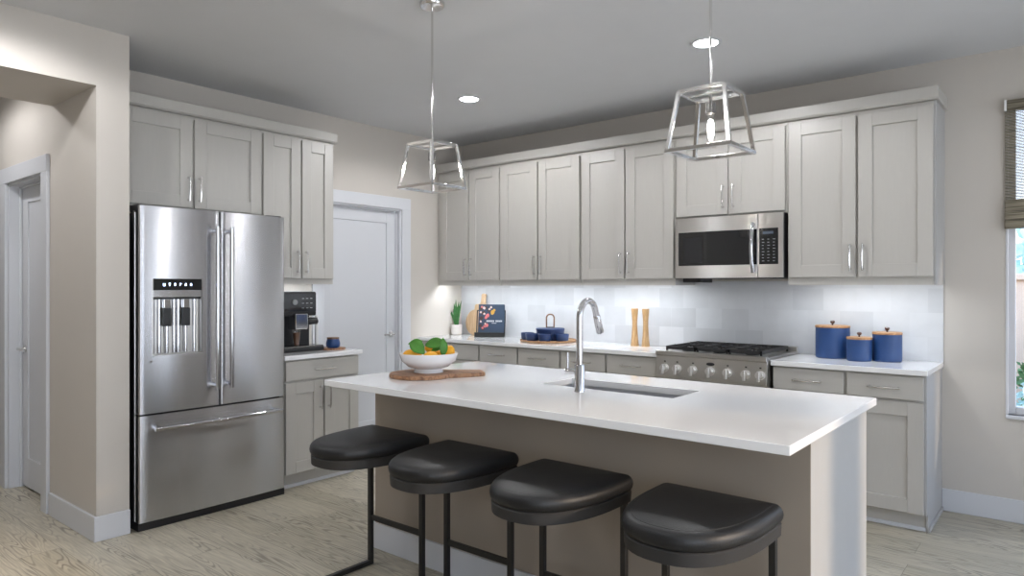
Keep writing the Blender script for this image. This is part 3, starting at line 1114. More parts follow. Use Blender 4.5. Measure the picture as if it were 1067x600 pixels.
md_ = md.build('door', M['mwsteel'], mw, bevel=0.0015)
MB().box(0.02, dw - 0.002, yf + 0.003, yf + 0.024, 0.086, 0.327).build('window', M['bglass'], md_)
m = MB()
m.box(0.06, 0.20, yf + 0.002, yf + 0.004, 0.11, 0.285)
m.build('screen', M['black'], md_)
m = MB()
n = 11
pts = []
for i in range(n):
    t = -1 + 2 * i / (n - 1)
    pts.append((0.566, yf - 0.018 - 0.030 * (1 - t * t), 0.20 + t * 0.165))
m.tube(pts, 0.0125, 16)
for t in (-1, 1):
    m.tube([(0.566, yf + 0.001, 0.20 + t * 0.155), (0.566, yf - 0.02, 0.20 + t * 0.155)], 0.011, 12)
m.build('handle', M['chrome'], md_, smooth=True)
m = MB()
m.box(dw + 0.003, MWW, yf, yf + 0.027, 0.0, MWH)
pf = m.build('control_side', M['mwsteel'], mw, bevel=0.0015)
MB().box(dw + 0.012, MWW - 0.030, yf - 0.0015, yf + 0.002, 0.088, 0.327).build('keypad', M['bglass'], mw)
m = MB()
for r_ in range(8):
    for c_ in range(3):
        a_ = dw + 0.030 + c_ * 0.036
        z_ = 0.108 + r_ * 0.0205
        wd = 0.012 if (r_ + c_) % 3 else 0.016
        m.box(a_, a_ + wd, yf - 0.0025, yf - 0.0012, z_, z_ + 0.004)
m.build('key_markings', M['mark'], mw)
MB().box(dw + 0.035, dw + 0.105, yf - 0.0024, yf - 0.0012, 0.288, 0.306).build('display', M['display'], mw)

# ------------------------------------------------------------------ range
RX0, RX1, RY = -2.262, -1.498, 4.335
rg = thing('range_cooker', 'stainless gas range with black grates and seven front knobs', 'range', (RX0, YB - 0.012, 0))
RW, RD = RX1 - RX0, YB - 0.012 - RY
m = MB()
m.box(0, RW, -(RD - 0.045), -0.002, 0.07, 0.918)
m.box(0.03, RW - 0.03, -(RD - 0.10), -0.05, 0.0, 0.07)
m.build('body', M['steel2'], rg, bevel=0.002)
m = MB()   # sloping control panel
m.prism([(-(RD - 0.046), 0.745), (-(RD - 0.006), 0.748), (-RD - 0.0, 0.765), (-RD + 0.010, 0.902), (-RD - 0.006, 0.912), (-RD - 0.006, 0.936), (-RD + 0.03, 0.940), (-(RD - 0.046), 0.930)], 0, RW, 'x')
m.build('control_panel', M['steel2'], rg, bevel=0.0015)
m = MB()   # cooktop pan
m.box(0, RW, -(RD - 0.044), -0.002, 0.9185, 0.930)
m.box(0.0, RW, -0.030, -0.002, 0.930, 0.962)
m.build('cooktop', M['steel2'], rg, bevel=0.002)
for i, x_ in enumerate((0.066, 0.158, 0.272, 0.394, 0.512, 0.632, 0.724)):
    k = MB()
    k.tube([(x_, -RD + 0.012, 0.820), (x_, -RD - 0.006, 0.821)], [0.030, 0.030], 24)
    k.tube([(x_, -RD - 0.006, 0.821), (x_, -RD - 0.034, 0.823)], [0.025, 0.022], 24)
    kb = k.build('knob', M['knobst'], rg, smooth=True)
    g = MB()
    g.box(x_ - 0.007, x_ + 0.007, -RD - 0.046, -RD - 0.02, 0.783, 0.846)
    g.build('knob_grip', M['knobst'], kb, bevel=0.002)
for x_ in (0.066, 0.158, 0.272, 0.512, 0.632, 0.724):
    MB().box(x_ - 0.006, x_ + 0.006, -RD + 0.0045, -RD + 0.011, 0.862, 0.870).build('knob_marking', M['black'], rg)
m = MB()
m.ball((0.394, -RD + 0.005, 0.868), 0.03, (1.0, 0.22, 0.38), 2)
m.build('badge', M['black'], rg, smooth=True)
m = MB()
m.box(0.006, RW - 0.006, -(RD - 0.010), -(RD - 0.046), 0.215, 0.738)
od = m.build('oven_door', M['steel2'], rg, bevel=0.004)
MB().box(0.12, RW - 0.12, -(RD - 0.008), -(RD - 0.012), 0.34, 0.60).build('oven_window', M['bglass'], od)
m = MB()
m.tube([(0.06, -RD - 0.045, 0.69), (RW - 0.06, -RD - 0.045, 0.69)], 0.012, 14)
for x_ in (0.09, RW - 0.09):
    m.tube([(x_, -RD + 0.011, 0.69), (x_, -RD - 0.045, 0.69)], 0.010, 10)
m.build('handle', M['chrome'], od, smooth=True)
MB().box(0.006, RW - 0.006, -(RD - 0.012), -(RD - 0.046), 0.075, 0.205).build('storage_drawer', M['steel2'], rg, bevel=0.004)
# grates: three sections
gz = 0.957
for s_ in range(3):
    a_ = 0.045 + s_ * (RW - 0.09) / 3 + 0.004
    b_ = 0.045 + (s_ + 1) * (RW - 0.09) / 3 - 0.004
    y0_, y1_ = -(RD - 0.055), -0.055
    m = MB()
    t = 0.006
    m.box(a_, b_, y0_, y0_ + 2 * t, gz - 0.012, gz + 0.012).box(a_, b_, y1_ - 2 * t, y1_, gz - 0.012, gz + 0.012)
    m.box(a_, a_ + 2 * t, y0_, y1_, gz - 0.012, gz + 0.012).box(b_ - 2 * t, b_, y0_, y1_, gz - 0.012, gz + 0.012)
    ym = (y0_ + y1_) / 2
    m.box(a_, b_, ym - t, ym + t, gz - 0.008, gz + 0.012)
    for yy_ in ((y0_ + ym) / 2, (y1_ + ym) / 2):
        for x_ in ((a_ + b_) / 2,):
            m.box(x_ - t * .8, x_ + t * .8, yy_ - 0.105, yy_ - 0.03, gz - 0.002, gz + 0.014)
            m.box(x_ - t * .8, x_ + t * .8, yy_ + 0.03, yy_ + 0.105, gz - 0.002, gz + 0.014)
            m.box(a_, x_ - 0.03, yy_ - t * .8, yy_ + t * .8, gz - 0.002, gz + 0.014)
            m.box(x_ + 0.03, b_, yy_ - t * .8, yy_ + t * .8, gz - 0.002, gz + 0.014)
    for x_ in (a_ + t, b_ - t):
        for q in (y0_ + t, y1_ - t):
            m.box(x_ - t, x_ + t, q - t, q + t, 0.930, gz)
    m.build('grate', M['iron'], rg, bevel=0.0015)
    for yy_ in ((y0_ + ym) / 2, (y1_ + ym) / 2):
        b = MB()
        b.lathe([(0, 0), (0.042, 0), (0.044, 0.006), (0.040, 0.012), (0.030, 0.014), (0.030, 0.020), (0, 0.021)], 24, ((a_ + b_) / 2, yy_, 0.9302))
        b.build('burner', M['iron'], rg, smooth=True)

# ------------------------------------------------------------------ stools
def seat_outline(w, d, n=26):
    """D shape: flat edge at +Y (rear), round toward -Y. corners rounded"""
    pts = []
    cr = 0.035
    hw = w / 2
    # start rear-left corner going counter-clockwise: rear-left -> front -> rear-right
    for k in range(6):
        a = PI / 2 + (PI / 2) * k / 5
        pts.append((-hw + cr + cr * math.cos(a), d / 2 - cr + cr * math.sin(a)))
    ys = d / 2 - 0.10
    for k in range(n + 1):
        a = PI + PI * k / n
        c_, s_ = math.cos(a), math.sin(a)
        ex = 0.84
        x = hw * math.copysign(abs(c_) ** ex, c_)
        y = ys + (ys + d / 2) * math.copysign(abs(s_) ** ex, s_)
        pts.append((x, y))
    for k in range(6):
        a = 0 + (PI / 2) * k / 5
        pts.append((hw - cr + cr * math.cos(a), d / 2 - cr + cr * math.sin(a)))
    return pts


def loft(mb, out, levels):
    """levels: (inset, z)"""
    bm = mb.bm
    rings = []
    n = len(out)
    c = Vector((0, 0.0))
    for ins, z in levels:
        ring = []
        sc_ = 1.0
        if ins > 0.03:
            sc_ = 1 - (ins - 0.03) / 0.20
            ins = 0.03
        for i, p in enumerate(out):
            p = Vector(p)
            a, b = Vector(out[i - 1]), Vector(out[(i + 1) % n])
            t = (b - a)
            if t.length < 1e-9:
                t = Vector((1, 0))
            t.normalize()
            nrm = Vector((t.y, -t.x))
            if nrm.dot(p - c) < 0:
                nrm = -nrm
            q = (p - nrm * ins) * sc_
            ring.append(bm.verts.new((q.x, q.y, z)))
        rings.append(ring)
    for a, b in zip(rings, rings[1:]):
        for i in range(n):
            bm.faces.new((a[i], a[(i + 1) % n], b[(i + 1) % n], b[i]))
    bm.faces.new(rings[0][::-1])
    bm.faces.new(rings[-1])
    return mb


def make_stool():
    # origin: on floor below seat centre
    root = thing('bar_stool', 'x', 'bar stool', (0, 0, 0), 0, 'black backless counter stools along the island')
    W_, D_ = 0.43, 0.48
    out = seat_outline(W_, D_)
    zt = 0.70
    lv = []
    # cushion: pillow edge
    for k in range(0, 9):
        a = -PI / 2 + PI * k / 8
        lv.append((0.026 * (1 - math.cos(a)) , zt - 0.040 + 0.030 * math.sin(a)))
    lv = [q for q in lv if q[0] < 0.0301]
    lv += [(0.030, zt - 0.0065)] if False else []
    lv += [(0.036, zt - 0.0075), (0.05, zt - 0.005), (0.08, zt - 0.003), (0.13, zt - 0.001), (0.19, zt)]
    m = loft(MB(), out, lv)
    cu = m.build('seat', M['leather'], root, smooth=True)
    # piping seam
    seam = []
    for i, p in enumerate(out):
        p = Vector(p); a, b = Vector(out[i - 1]), Vector(out[(i + 1) % len(out)])
        t = (b - a).normalized(); nrm = Vector((t.y, -t.x))
        if nrm.dot(p) < 0: nrm = -nrm
        q = (p - nrm * 0.03)
        seam.append((q.x, q.y, zt - 0.0105))
    seam.append(seam[0])
    MB().tube(seam, 0.0022, 6, caps=False).build('piping', M['leather'], cu, smooth=True)
    m = loft(MB(), out, [(0.012, zt - 0.106), (0.008, zt - 0.104), (0.006, zt - 0.068), (0.010, zt - 0.064)])
    m.build('seat_shell', M['sbase'], root, smooth=True)
    hx, ry, fy = 0.185, 0.20, -0.20
    t = 0.011
    zl = zt - 0.106
    for sx in (-1, 1):
        m = MB()
        x = hx * sx
        m.box(x - t, x + t, ry - t, ry + t, 0.022, zl)
        m.build('leg', M['bmetal'], root, bevel=0.0015)
        m = MB()
        m.box(x - t, x + t, fy - t, ry + t, 0.0, 0.022)
        m.build('floor_runner', M['bmetal'], root, bevel=0.0015)
    MB().box(-hx + t, hx - t, ry - t * 0.6, ry + t * 0.6, 0.222, 0.247).build('foot_rail', M['bmetal'], root, bevel=0.0015)
    MB().box(-hx + t, hx - t, fy - t, fy + t, 0.0, 0.022).build('floor_bar', M['bmetal'], root, bevel=0.0015)
    m = MB()
    m.box(-hx - t, hx + t, ry - t, ry + t, zl - 0.0005, zl + 0.0)if False else None
    return root


stool = make_stool()
STL = ['black leather counter stool nearest the refrigerator, first in the row',
       'black leather counter stool second from the refrigerator, its left side overlapping the first',
       'black leather counter stool third from the refrigerator, below the faucet and sink',
       'black leather counter stool at the white end of the island, fully clear in front']
for i, x in enumerate((-2.53, -1.998, -1.461, -0.925)):
    s_ = stool if i == 0 else copy_tree(stool)
    s_.location = (x, 2.0, 0)
    s_['label'] = STL[i]

# ------------------------------------------------------------------ pendants
def make_pendant():
    root = thing('pendant_lamp', 'x', 'pendant lamp', (0, 0, ZC), 0, 'open cage pendants over the island')
    MB().lathe([(0, 0), (0.062, 0), (0.062, -0.012), (0.056, -0.020), (0.02, -0.024), (0, -0.024)], 36).build('canopy', M['nickel'], root, smooth=True)
    zb, ztp = 1.866 - ZC, 2.078 - ZC
    MB().tube([(0, 0, -0.02), (0, 0, ztp + 0.001)], 0.0055, 12).build('rod', M['nickel'], root, smooth=True)
    b, t = 0.115, 0.084
    r = 0.0066
    m = MB()
    for (h, z) in ((b, zb),):
        m.box(-h - r, h + r, -h - r, -h + r, z - r, z + r).box(-h - r, h + r, h - r, h + r, z - r, z + r)
        m.box(-h - r, -h + r, -h + r, h - r, z - r, z + r).box(h - r, h + r, -h + r, h - r, z - r, z + r)
    m.build('bottom_ring', M['nickel'], root, bevel=0.001)
    m = MB()
    h, z = t, ztp
    m.box(-h - r, h + r, -h - r, -h + r, z - r, z + r).box(-h - r, h + r, h - r, h + r, z - r, z + r)
    m.box(-h - r, -h + r, -h + r, h - r, z - r, z + r).box(h - r, h + r, -h + r, h - r, z - r, z + r)
    m.box(-h + r, h - r, -r * 1.2, r * 1.2, z - r * .5, z + r * .5)
    m.build('top_ring', M['nickel'], root, bevel=0.001)
    for sx in (-1, 1):
        for sy in (-1, 1):
            m = MB()
            m.prism([(sx * b - r, sy * b - r), (sx * b + r, sy * b - r), (sx * b + r, sy * b + r), (sx * b - r, sy * b + r)], zb, ztp, 'z')
            m.bm.verts.ensure_lookup_table()
            for v in m.bm.verts:
                if v.co.z > (zb + ztp) / 2:
                    v.co.x += sx * (t - b)
                    v.co.y += sy * (t - b)
            m.build('cage_bar', M['nickel'], root, bevel=0.001)
    MB().lathe([(0, 0.0), (0.006, 0.0), (0.006, -0.026), (0.018, -0.030), (0.019, -0.068), (0.015, -0.072), (0, -0.072)], 24, (0, 0, ztp - r)).build('socket', M['dnick'], root, smooth=True)
    zs = ztp - 0.078
    bl = MB().lathe([(0.010, 0.0), (0.012, -0.012), (0.0165, -0.028), (0.017, -0.075), (0.014, -0.090), (0.006, -0.098), (0, -0.0995)], 24, (0, 0, zs)).build('bulb', M['glass'], root, smooth=True)
    MB().lathe([(0, -0.016), (0.007, -0.020), (0.0105, -0.032), (0.0105, -0.074), (0.007, -0.084), (0, -0.087)], 16, (0, 0, zs)).build('filament', M['bulbglow'], bl, smooth=True)
    return root


pd = make_pendant()
p2 = copy_tree(pd)
pd.location = (-2.462, 2.378, ZC)
p2.location = (-1.022, 2.378, ZC)
pd['label'] = 'polished metal cage pendant hanging in front of the pantry corner'
p2['label'] = 'polished metal cage pendant hanging in front of the microwave cabinet'
for q in (pd, p2):
    light('pendant_bulb_light', 'POINT', (q.location.x, q.location.y, 1.955), (0, 0, 0), 5, (1.0, 0.93, 0.84), shadow_soft_size=0.02)

# ------------------------------------------------------------------ recessed lights
def make_down():
    root = thing('recessed_light', 'x', 'ceiling light', (0, 0, ZC), 0, 'round recessed ceiling lights')
    MB().lathe([(0.066, -0.001), (0.068, -0.006), (0.078, -0.008), (0.088, -0.004), (0.089, 0.0), (0.066, 0.0)], 40).build('trim_ring', M['trim'], root, smooth=True)
    MB().lathe([(0, -0.0035), (0.067, -0.0035), (0.067, -0.0005), (0, -0.0005)], 40).build('lens', M['lens'], root)
    return root


dn = make_down()
DL = [(-3.50, 3.76, 'lit round ceiling downlight between the two pendants'), (-1.645, 3.76, 'lit round ceiling downlight just behind the pendant by the microwave'),
      (0.22, 3.76, 'lit ceiling downlight by the window'), (-3.55, 0.9, 'lit ceiling downlight before the hall opening'), (-1.645, 0.9, 'lit ceiling downlight behind the stools'), (0.22, 0.9, 'lit ceiling downlight above the viewer'),
      (-5.33, 0.80, 'lit downlight in the hall ceiling')]
for i, (x, y, lb) in enumerate(DL):
    o = dn if i == 0 else copy_tree(dn)
    o.location = (x, y, ZC)
    o['label'] = lb
    light('downlight_beam', 'SPOT', (x, y, ZC - 0.02), (0, 0, 0), (38, 29, 8, 28, 12, 12, 25)[i], (0.98, 0.98, 1.0), spot_size=R(165), spot_blend=0.35, shadow_soft_size=0.06)

# under-cabinet strips
def strip(name, label, x, y, z, lx, ly, e):
    o = tag(MB().box(x - lx / 2, x + lx / 2, y - ly / 2, y + ly / 2, z - 0.008, z).build(name, M['white'], bevel=0.001), label, 'light')
    light('strip_glow', 'AREA', (x, y, z - 0.010), (0, 0, 0), e, (0.88, 0.94, 1.0), shape='RECTANGLE', size=lx, size_y=ly)
strip('under_cabinet_light', 'slim light strip under the corner wall cabinet', -4.32, 4.70, 1.4305, 0.70, 0.03, 2.3)
strip('under_cabinet_light', 'slim light strip under the cabinet above the bakeware', -3.51, 4.70, 1.4305, 0.72, 0.03, 2.5)
strip('under_cabinet_light', 'slim light strip under the cabinet above the mills', -2.67, 4.70, 1.4305, 0.70, 0.03, 2.5)
strip('under_cabinet_light', 'slim light strip under the cabinet above the canisters', -1.05, 4.70, 1.4305, 0.70, 0.03, 2.3)
strip('under_cabinet_light', 'slim light strip above the coffee machine', -4.56, 2.90, 1.434, 0.03, 0.50, 1.6)

# ------------------------------------------------------------------ woven shade
sh = thing('woven_shade', 'woven grass roman shade lowered over the top of the window', 'window shade', (WX0 - 0.004, YB - 0.002, 1.716))
SW = WX1 - WX0 + 0.008
m = MB()
m.box(0.012, SW, -0.045, -0.002, 0.70, 0.752)
m.build('headrail', M['shade'], sh, bevel=0.003)
MB().box(0.0, 0.011, -0.045, -0.002, 0.690, 0.752).build('end_bracket', M['white'], sh)
m = MB()
for k in range(66):
    z = 0.16 + k * 0.0083
    m.box(0.002, SW, -0.020, -0.017, z, z + 0.0062)
m.build('reeds', M['shade'], sh)
m = MB()
for k, (a, b, yy_) in enumerate(((0.0, 0.055, -0.046), (0.045, 0.10, -0.040), (0.09, 0.17, -0.034))):
    m.box(0.0, SW, yy_, yy_ + 0.02, a, b)
m.build('stacked_folds', M['shade'], sh, bevel=0.006)

# ------------------------------------------------------------------ garden outside
GARD = MB().box(-14, 14, YB + T, 22, -0.25, -0.15)
tag(struct('ground', GARD, M['ground']), 'planting bed outside the window')
m = MB().box(-6, 12, 9.0, 9.2, -0.15, 1.45)
m.box(-6, 12, 8.96, 9.24, 1.45, 1.52)
tag(m.build('garden_wall', M['stucco'], bevel=0.01), 'tan stucco garden wall seen through the window', 'garden wall')


def shrub(name, label, x, y, z, rad, n, mat, lo=0.05, group=None):
    mb = MB()
    rnd = random.Random(int(x * 100) + n)
    bm = mb.bm
    for i in range(n):
        a, b = rnd.uniform(0, 2 * PI), math.acos(rnd.uniform(-0.6, 1))
        rr = rad * rnd.uniform(0.55, 1.0)
        c = Vector((math.cos(a) * math.sin(b) * rr, math.sin(a) * math.sin(b) * rr, rad + math.cos(b) * rr))
        s = lo * rnd.uniform(0.6, 1.3)
        d1 = Vector((rnd.uniform(-1, 1), rnd.uniform(-1, 1), rnd.uniform(-1, 1))).normalized() * s
        d2 = d1.cross(Vector((rnd.uniform(-1, 1), rnd.uniform(-1, 1), rnd.uniform(-1, 1)))).normalized() * s * 0.45
        v = [bm.verts.new(c + d1), bm.verts.new(c + d2 + Vector((0, 0, s * .1))), bm.verts.new(c - d1), bm.verts.new(c - d2 + Vector((0, 0, s * .1)))]
        bm.faces.new(v)
    root = thing(name, label, 'shrub', (x, y, z), 0, group)
    mb.build('foliage', mat, root)
    MB().tube([(0, 0, 0), (0.02, 0, rad)], [0.03, 0.015], 8).build('trunk', M['handlewood'], root)
    return root


shrub('garden_shrub', 'dark green shrub against the garden wall outside the window', 0.15, 8.2, -0.15, 0.62, 1500, M['bush'])
shrub('garden_shrub', 'pale blue-green low shrub close outside the window', -0.12, 6.5, -0.15, 0.42, 1400, M['bush2'], 0.035)
shrub('garden_shrub', 'green shrub seen beyond the window glass', 0.75, 7.2, -0.15, 0.55, 1300, M['bush'])
for i, (x, y, h_) in enumerate(((0.2, 12.5, 2.3), (4.2, 15, 2.6), (-4.2, 15, 2.4))):
    tr = shrub('garden_tree', ['bushy tree beyond the garden wall behind the window shade', 'second bushy tree beyond the garden wall', 'third bushy tree beyond the garden wall'][i], x, y, -0.15, h_ * 0.62, 1100, M['bush2'], 0.14)
    tr['category'] = 'tree'

# ------------------------------------------------------------------ things on the back worktop
ZT = 0.914
# potted snake plant
pl = thing('potted_plant', 'small snake plant in a textured white pot in the worktop corner', 'plant', (-4.662, 4.83, ZT))
MB().lathe([(0, 0), (0.045, 0), (0.052, 0.006), (0.054, 0.095), (0.050, 0.098), (0.047, 0.085), (0, 0.085)], 32).build('pot', M['pot'], pl, smooth=True)
MB().lathe([(0, 0.086), (0.046, 0.086), (0.046, 0.080), (0, 0.080)], 20).build('soil', M['soil'], pl)
m = MB()
for (ax, lean, ln, wd) in ((0.2, 0.03, 0.24, 0.017), (0.9, 0.10, 0.25, 0.016), (2.4, 0.12, 0.22, 0.015), (3.3, 0.17, 0.19, 0.014), (4.2, 0.06, 0.17, 0.018), (5.2, 0.10, 0.20, 0.016), (1.6, 0.03, 0.19, 0.017), (2.9, 0.06, 0.15, 0.016), (5.9, 0.13, 0.23, 0.015), (4.8, 0.02, 0.26, 0.015)):
    dx, dy = math.cos(ax), math.sin(ax) * 0.5
    n = 7
    ring = []
    pv = None
    for k in range(n + 1):
        t = k / n
        c = Vector((dx * (0.012 + lean * 0.55 * t ** 1.4), dy * (0.012 + lean * 0.5 * t ** 1.4), 0.083 + ln * t))
        wk = wd * 0.85 * (0.75 + 0.6 * t - 1.35 * t ** 3) + 0.0005
        u = Vector((0.773, 0.634, 0))
        th = 0.004 * (1 - t * 0.8)
        f_ = Vector((-0.634, 0.773, 0))
        vs = [m.bm.verts.new(c + u * wk), m.bm.verts.new(c + f_ * th), m.bm.verts.new(c - u * wk), m.bm.verts.new(c - f_ * th)]
        if pv:
            for j in range(4):
                m.bm.faces.new((pv[j], pv[(j + 1) % 4], vs[(j + 1) % 4], vs[j]))
        pv = vs
m.build('leaves', M['snake'], pl, smooth=True)


# leaning boards (local: stands in XZ, thickness along Y)
def leaning(name, label, outline, x, ybot, lean, mat, th=0.016, hole=None):
    root = thing(name, label, 'cutting board', (x, ybot, ZT))
    root.rotation_euler = (-lean, 0, 0)
    m = MB()
    m.prism(outline, 0, th, 'y')
    m.build('board', mat, root, bevel=0.003)
    return root


circ = [(0.125 * math.cos(a), 0.125 + 0.125 * math.sin(a)) for a in [2 * PI * k / 44 for k in range(44)]]
leaning('round_board', 'round pale wood board leaning on tile behind the rectangular board', circ, -4.515, 4.921, R(7), M['maple'])
rect_o = [(-0.095, 0), (0.095, 0), (0.10, 0.01), (0.10, 0.285), (0.09, 0.30), (0.035, 0.305), (0.028, 0.32), (0.026, 0.37), (0.03, 0.395), (0.015, 0.405), (-0.015, 0.405), (-0.03, 0.395), (-0.026, 0.37), (-0.028, 0.32), (-0.035, 0.305), (-0.09, 0.30), (-0.10, 0.285), (-0.10, 0.01)]
leaning('handled_board', 'pale rectangular cutting board with a handle, behind the cookbook', rect_o, -4.415, 4.886, R(9), M['maple'])

# cookbook stand and book
cs = thing('cookbook_stand', 'black cookbook stand holding a dark blue book', 'book stand', (-4.195, 4.79, ZT), R(30))
bw = 0.140
m = MB()
m.box(-bw, bw, -0.035, 0.03, 0.0, 0.012)
m.box(-bw, bw, -0.040, -0.030, 0.0, 0.045)
m.build('ledge', M['bmetal'], cs, bevel=0.003)
m = MB()
def lean_p(x, z, dy=0.0):
    return (x, 0.0 + z * 0.18 + dy, z)
for sx in (-1, 1):
    m.tube([lean_p(sx * 0.132, 0.01, 0.02), lean_p(sx * 0.132, 0.245, 0.02)], 0.0055, 10)
m.tube([lean_p(-0.132, 0.243, 0.02), lean_p(0.132, 0.243, 0.02)], 0.0055, 10)
m.tube([lean_p(0, 0.243, 0.02), (0, 0.125, 0.004)], 0.0045, 10)
m.build('back_frame', M['bmetal'], cs, smooth=True)
bkr = thing('cookbook', 'dark blue cookbook with printed flowers and white title on its stand', 'book', (-4.182, 4.782, ZT + 0.0145))
bkr.rotation_euler = (-math.atan(0.18), 0, R(30))
MB().box(-0.115, 0.125, -0.013, -0.0105, 0.0, 0.29).box(-0.115, 0.125, 0.0095, 0.012, 0.0, 0.29).box(-0.1175, -0.115, -0.013, 0.012, 0.0, 0.29).build('cover', M['cover'], bkr, bevel=0.0008)
MB().box(-0.1145, 0.120, -0.0103, 0.0093, 0.004, 0.286).build('pages', M['paper'], bkr)
rnd = random.Random(3)
def blobs(name, mat, spots, y=-0.0136):
    m = MB()
    for (x, z, r) in spots:
        n = 9
        m.prism([(x + r * rnd.uniform(.7, 1.15) * math.cos(2 * PI * k / n), z + r * rnd.uniform(.7, 1.15) * math.sin(2 * PI * k / n)) for k in range(n)], y, y + 0.0008, 'y')
    return m.build(name, mat, bkr)
blobs('printed_leaves', M['greenf'], [(-0.095, 0.25, .018), (-0.07, 0.21, .02), (-0.05, 0.26, .015), (-0.09, 0.16, .02), (-0.04, 0.17, .018), (-0.095, 0.09, .016), (-0.05, 0.11, .015), (-0.02, 0.23, .015), (-0.07, 0.06, .014)], -0.0134)
blobs('printed_pink_flowers', M['pinkf'], [(-0.03, 0.185, .020), (-0.045, 0.165, .014), (-0.085, 0.265, .012), (-0.035, 0.095, .017), (-0.055, 0.085, .014), (-0.075, 0.07, .012)], -0.0140)
blobs('printed_pale_flowers', M['palef'], [(-0.065, 0.255, .014), (-0.062, 0.2, .011), (-0.095, 0.215, .011), (0.0, 0.262, .012), (-0.015, 0.245, .010), (-0.093, 0.128, .012), (-0.05, 0.108, .009)], -0.0142)
blobs('printed_golden_flowers', M['goldf'], [(0.015, 0.215, .022), (0.03, 0.235, .014)], -0.0144)
m = MB()
x = -0.038
for wd in (0.012, 0.012, 0.012, 0.010, 0.012, None, 0.012, 0.013, 0.012, 0.012):
    if wd is None:
        x += 0.010
        continue
    m.box(x, x + 0.003, -0.0145, -0.0137, 0.125, 0.142)
    m.box(x + wd - 0.004, x + wd - 0.001, -0.0145, -0.0137, 0.125, 0.142)
    m.box(x, x + wd - 0.001, -0.0145, -0.0137, 0.132, 0.1355)
    x += wd + 0.0035
m.box(0.01, 0.055, -0.0145, -0.0137, 0.112, 0.115)
m.build('title_lettering', M['ptext'], bkr)

# tray with blue bakeware
tc_ = (-3.475, 4.72)
tray = tag(MB().lathe([(0, 0), (0.232, 0), (0.240, 0.006), (0.242, 0.018), (0.236, 0.019), (0.231, 0.012), (0, 0.012)], 56).build('serving_tray', M['lidwood'], loc=(*tc_, ZT), smooth=True),
           'round brown wooden tray under the blue bakeware', 'tray')
zt_ = ZT + 0.0122
cp = thing('casserole_pot', 'round dark blue lidded pot with a wooden loop handle on the tray', 'pot', (tc_[0] + 0.0, tc_[1] + 0.03, zt_))
MB().lathe([(0, 0), (0.108, 0), (0.116, 0.010), (0.119, 0.080), (0, 0.080)], 48).build('body', M['navy'], cp, smooth=True)
MB().lathe([(0, 0.0803), (0.122, 0.0803), (0.123, 0.096), (0.118, 0.101), (0.02, 0.104), (0, 0.104)], 48).build('lid', M['navy'], cp, smooth=True)
m = MB()
pts = [(-0.032, 0, 0.104), (-0.034, 0, 0.19)]
for k in range(7):
    a = PI - PI * k / 6
    pts.append((0.030 * math.cos(a) + 0, 0, 0.200 + 0.018 * math.sin(a)))
pts += [(0.034, 0, 0.19), (0.032, 0, 0.104)]
for v in range(len(pts)):
    pts[v] = (pts[v][0] * 0.77, pts[v][0] * 0.6, pts[v][2])
m.tube(pts, 0.0065, 10)
m.build('loop_handle', M['handlewood'], cp, smooth=True)
MB().lathe([(0, 0.105), (0.03, 0.105), (0.03, 0.112), (0, 0.114)], 20).build('handle_plate', M['dnick'], cp, smooth=True)


def bowlet():
    root = thing('small_bowl', 'x', 'bowl', (0, 0, 0), 0, 'small navy bowls round the lidded pot')
    MB().lathe([(0, 0), (0.044, 0), (0.054, 0.010), (0.058, 0.060), (0.055, 0.061), (0.050, 0.012), (0, 0.008)], 32).build('body', M['navy'], root, smooth=True)
    return root


b0 = bowlet()
for i, (dx, dy, lb) in enumerate(((-0.058, -0.147, 'small navy bowl in front of the pot on its left'), (0.067, -0.140, 'small navy bowl in front of the pot on its right'),
                                  (-0.168, -0.070, 'small navy bowl at the left edge of the wooden tray'), (0.172, -0.040, 'small navy bowl at the right of the tray behind the faucet'))):
    o = b0 if i == 0 else copy_tree(b0)
    o.location = (tc_[0] + dx, tc_[1] + dy, zt_)
    o['label'] = lb

# mills
def mill():
    root = thing('pepper_mill', 'x', 'pepper mill', (0, 0, 0), 0, 'pair of tall waisted wooden mills')
    MB().lathe([(0, 0), (0.031, 0), (0.0315, 0.004), (0.024, 0.09), (0.0205, 0.155), (0.0205, 0.18), (0.0208, 0.19)] + [(0, 0.19)], 36).build('body', M['bamboo'], root, smooth=True)
    MB().lathe([(0, 0.1905), (0.0205, 0.1905), (0.023, 0.23), (0.0285, 0.290), (0.027, 0.294), (0, 0.295)], 36).build('cap', M['bamboo'], root, smooth=True)
    return root


ml = mill()
m2 = copy_tree(ml)
ml.location = (-2.70, 4.82, ZT)
m2.location = (-2.593, 4.80, ZT)
ml['label'] = 'tall waisted wooden mill, the one farther from the range'
m2['label'] = 'tall waisted wooden mill, the one nearer the range'

# canisters
def canister(r, h, x, y, label, mt):
    root = thing('canister', label, 'canister', (x, y, ZT), 0, 'blue kitchen canisters with wooden lids')
    MB().lathe([(0, 0), (r * 0.93, 0), (r * 0.99, 0.006), (r, 0.02), (r, h), (0, h)], 56).build('body', mt, root, smooth=True)
    MB().lathe([(0, h + .0003), (r * 1.02, h + .0003), (r * 1.02, h + 0.011), (r * 0.99, h + 0.014), (0, h + 0.014)], 56).build('lid', M['lidwood'], root, smooth=True)
    MB().lathe([(0, 0), (0.006, 0), (0.005, 0.008), (0.013, 0.016), (0.015, 0.024), (0.010, 0.031), (0, 0.033)], 20, (0, 0, h + 0.0143)).build('knob', M['terra'], root, smooth=True)
    return root


canister(0.104, 0.198, -1.240, 4.835, 'largest blue canister with wooden lid, nearest the range', M['blue'])
canister(0.073, 0.135, -1.057, 4.735, 'smallest blue canister with wooden lid, in the middle', M['blue'])
canister(0.083, 0.168, -0.914, 4.81, 'medium blue canister with wooden lid, nearest the worktop end', M['blue'])

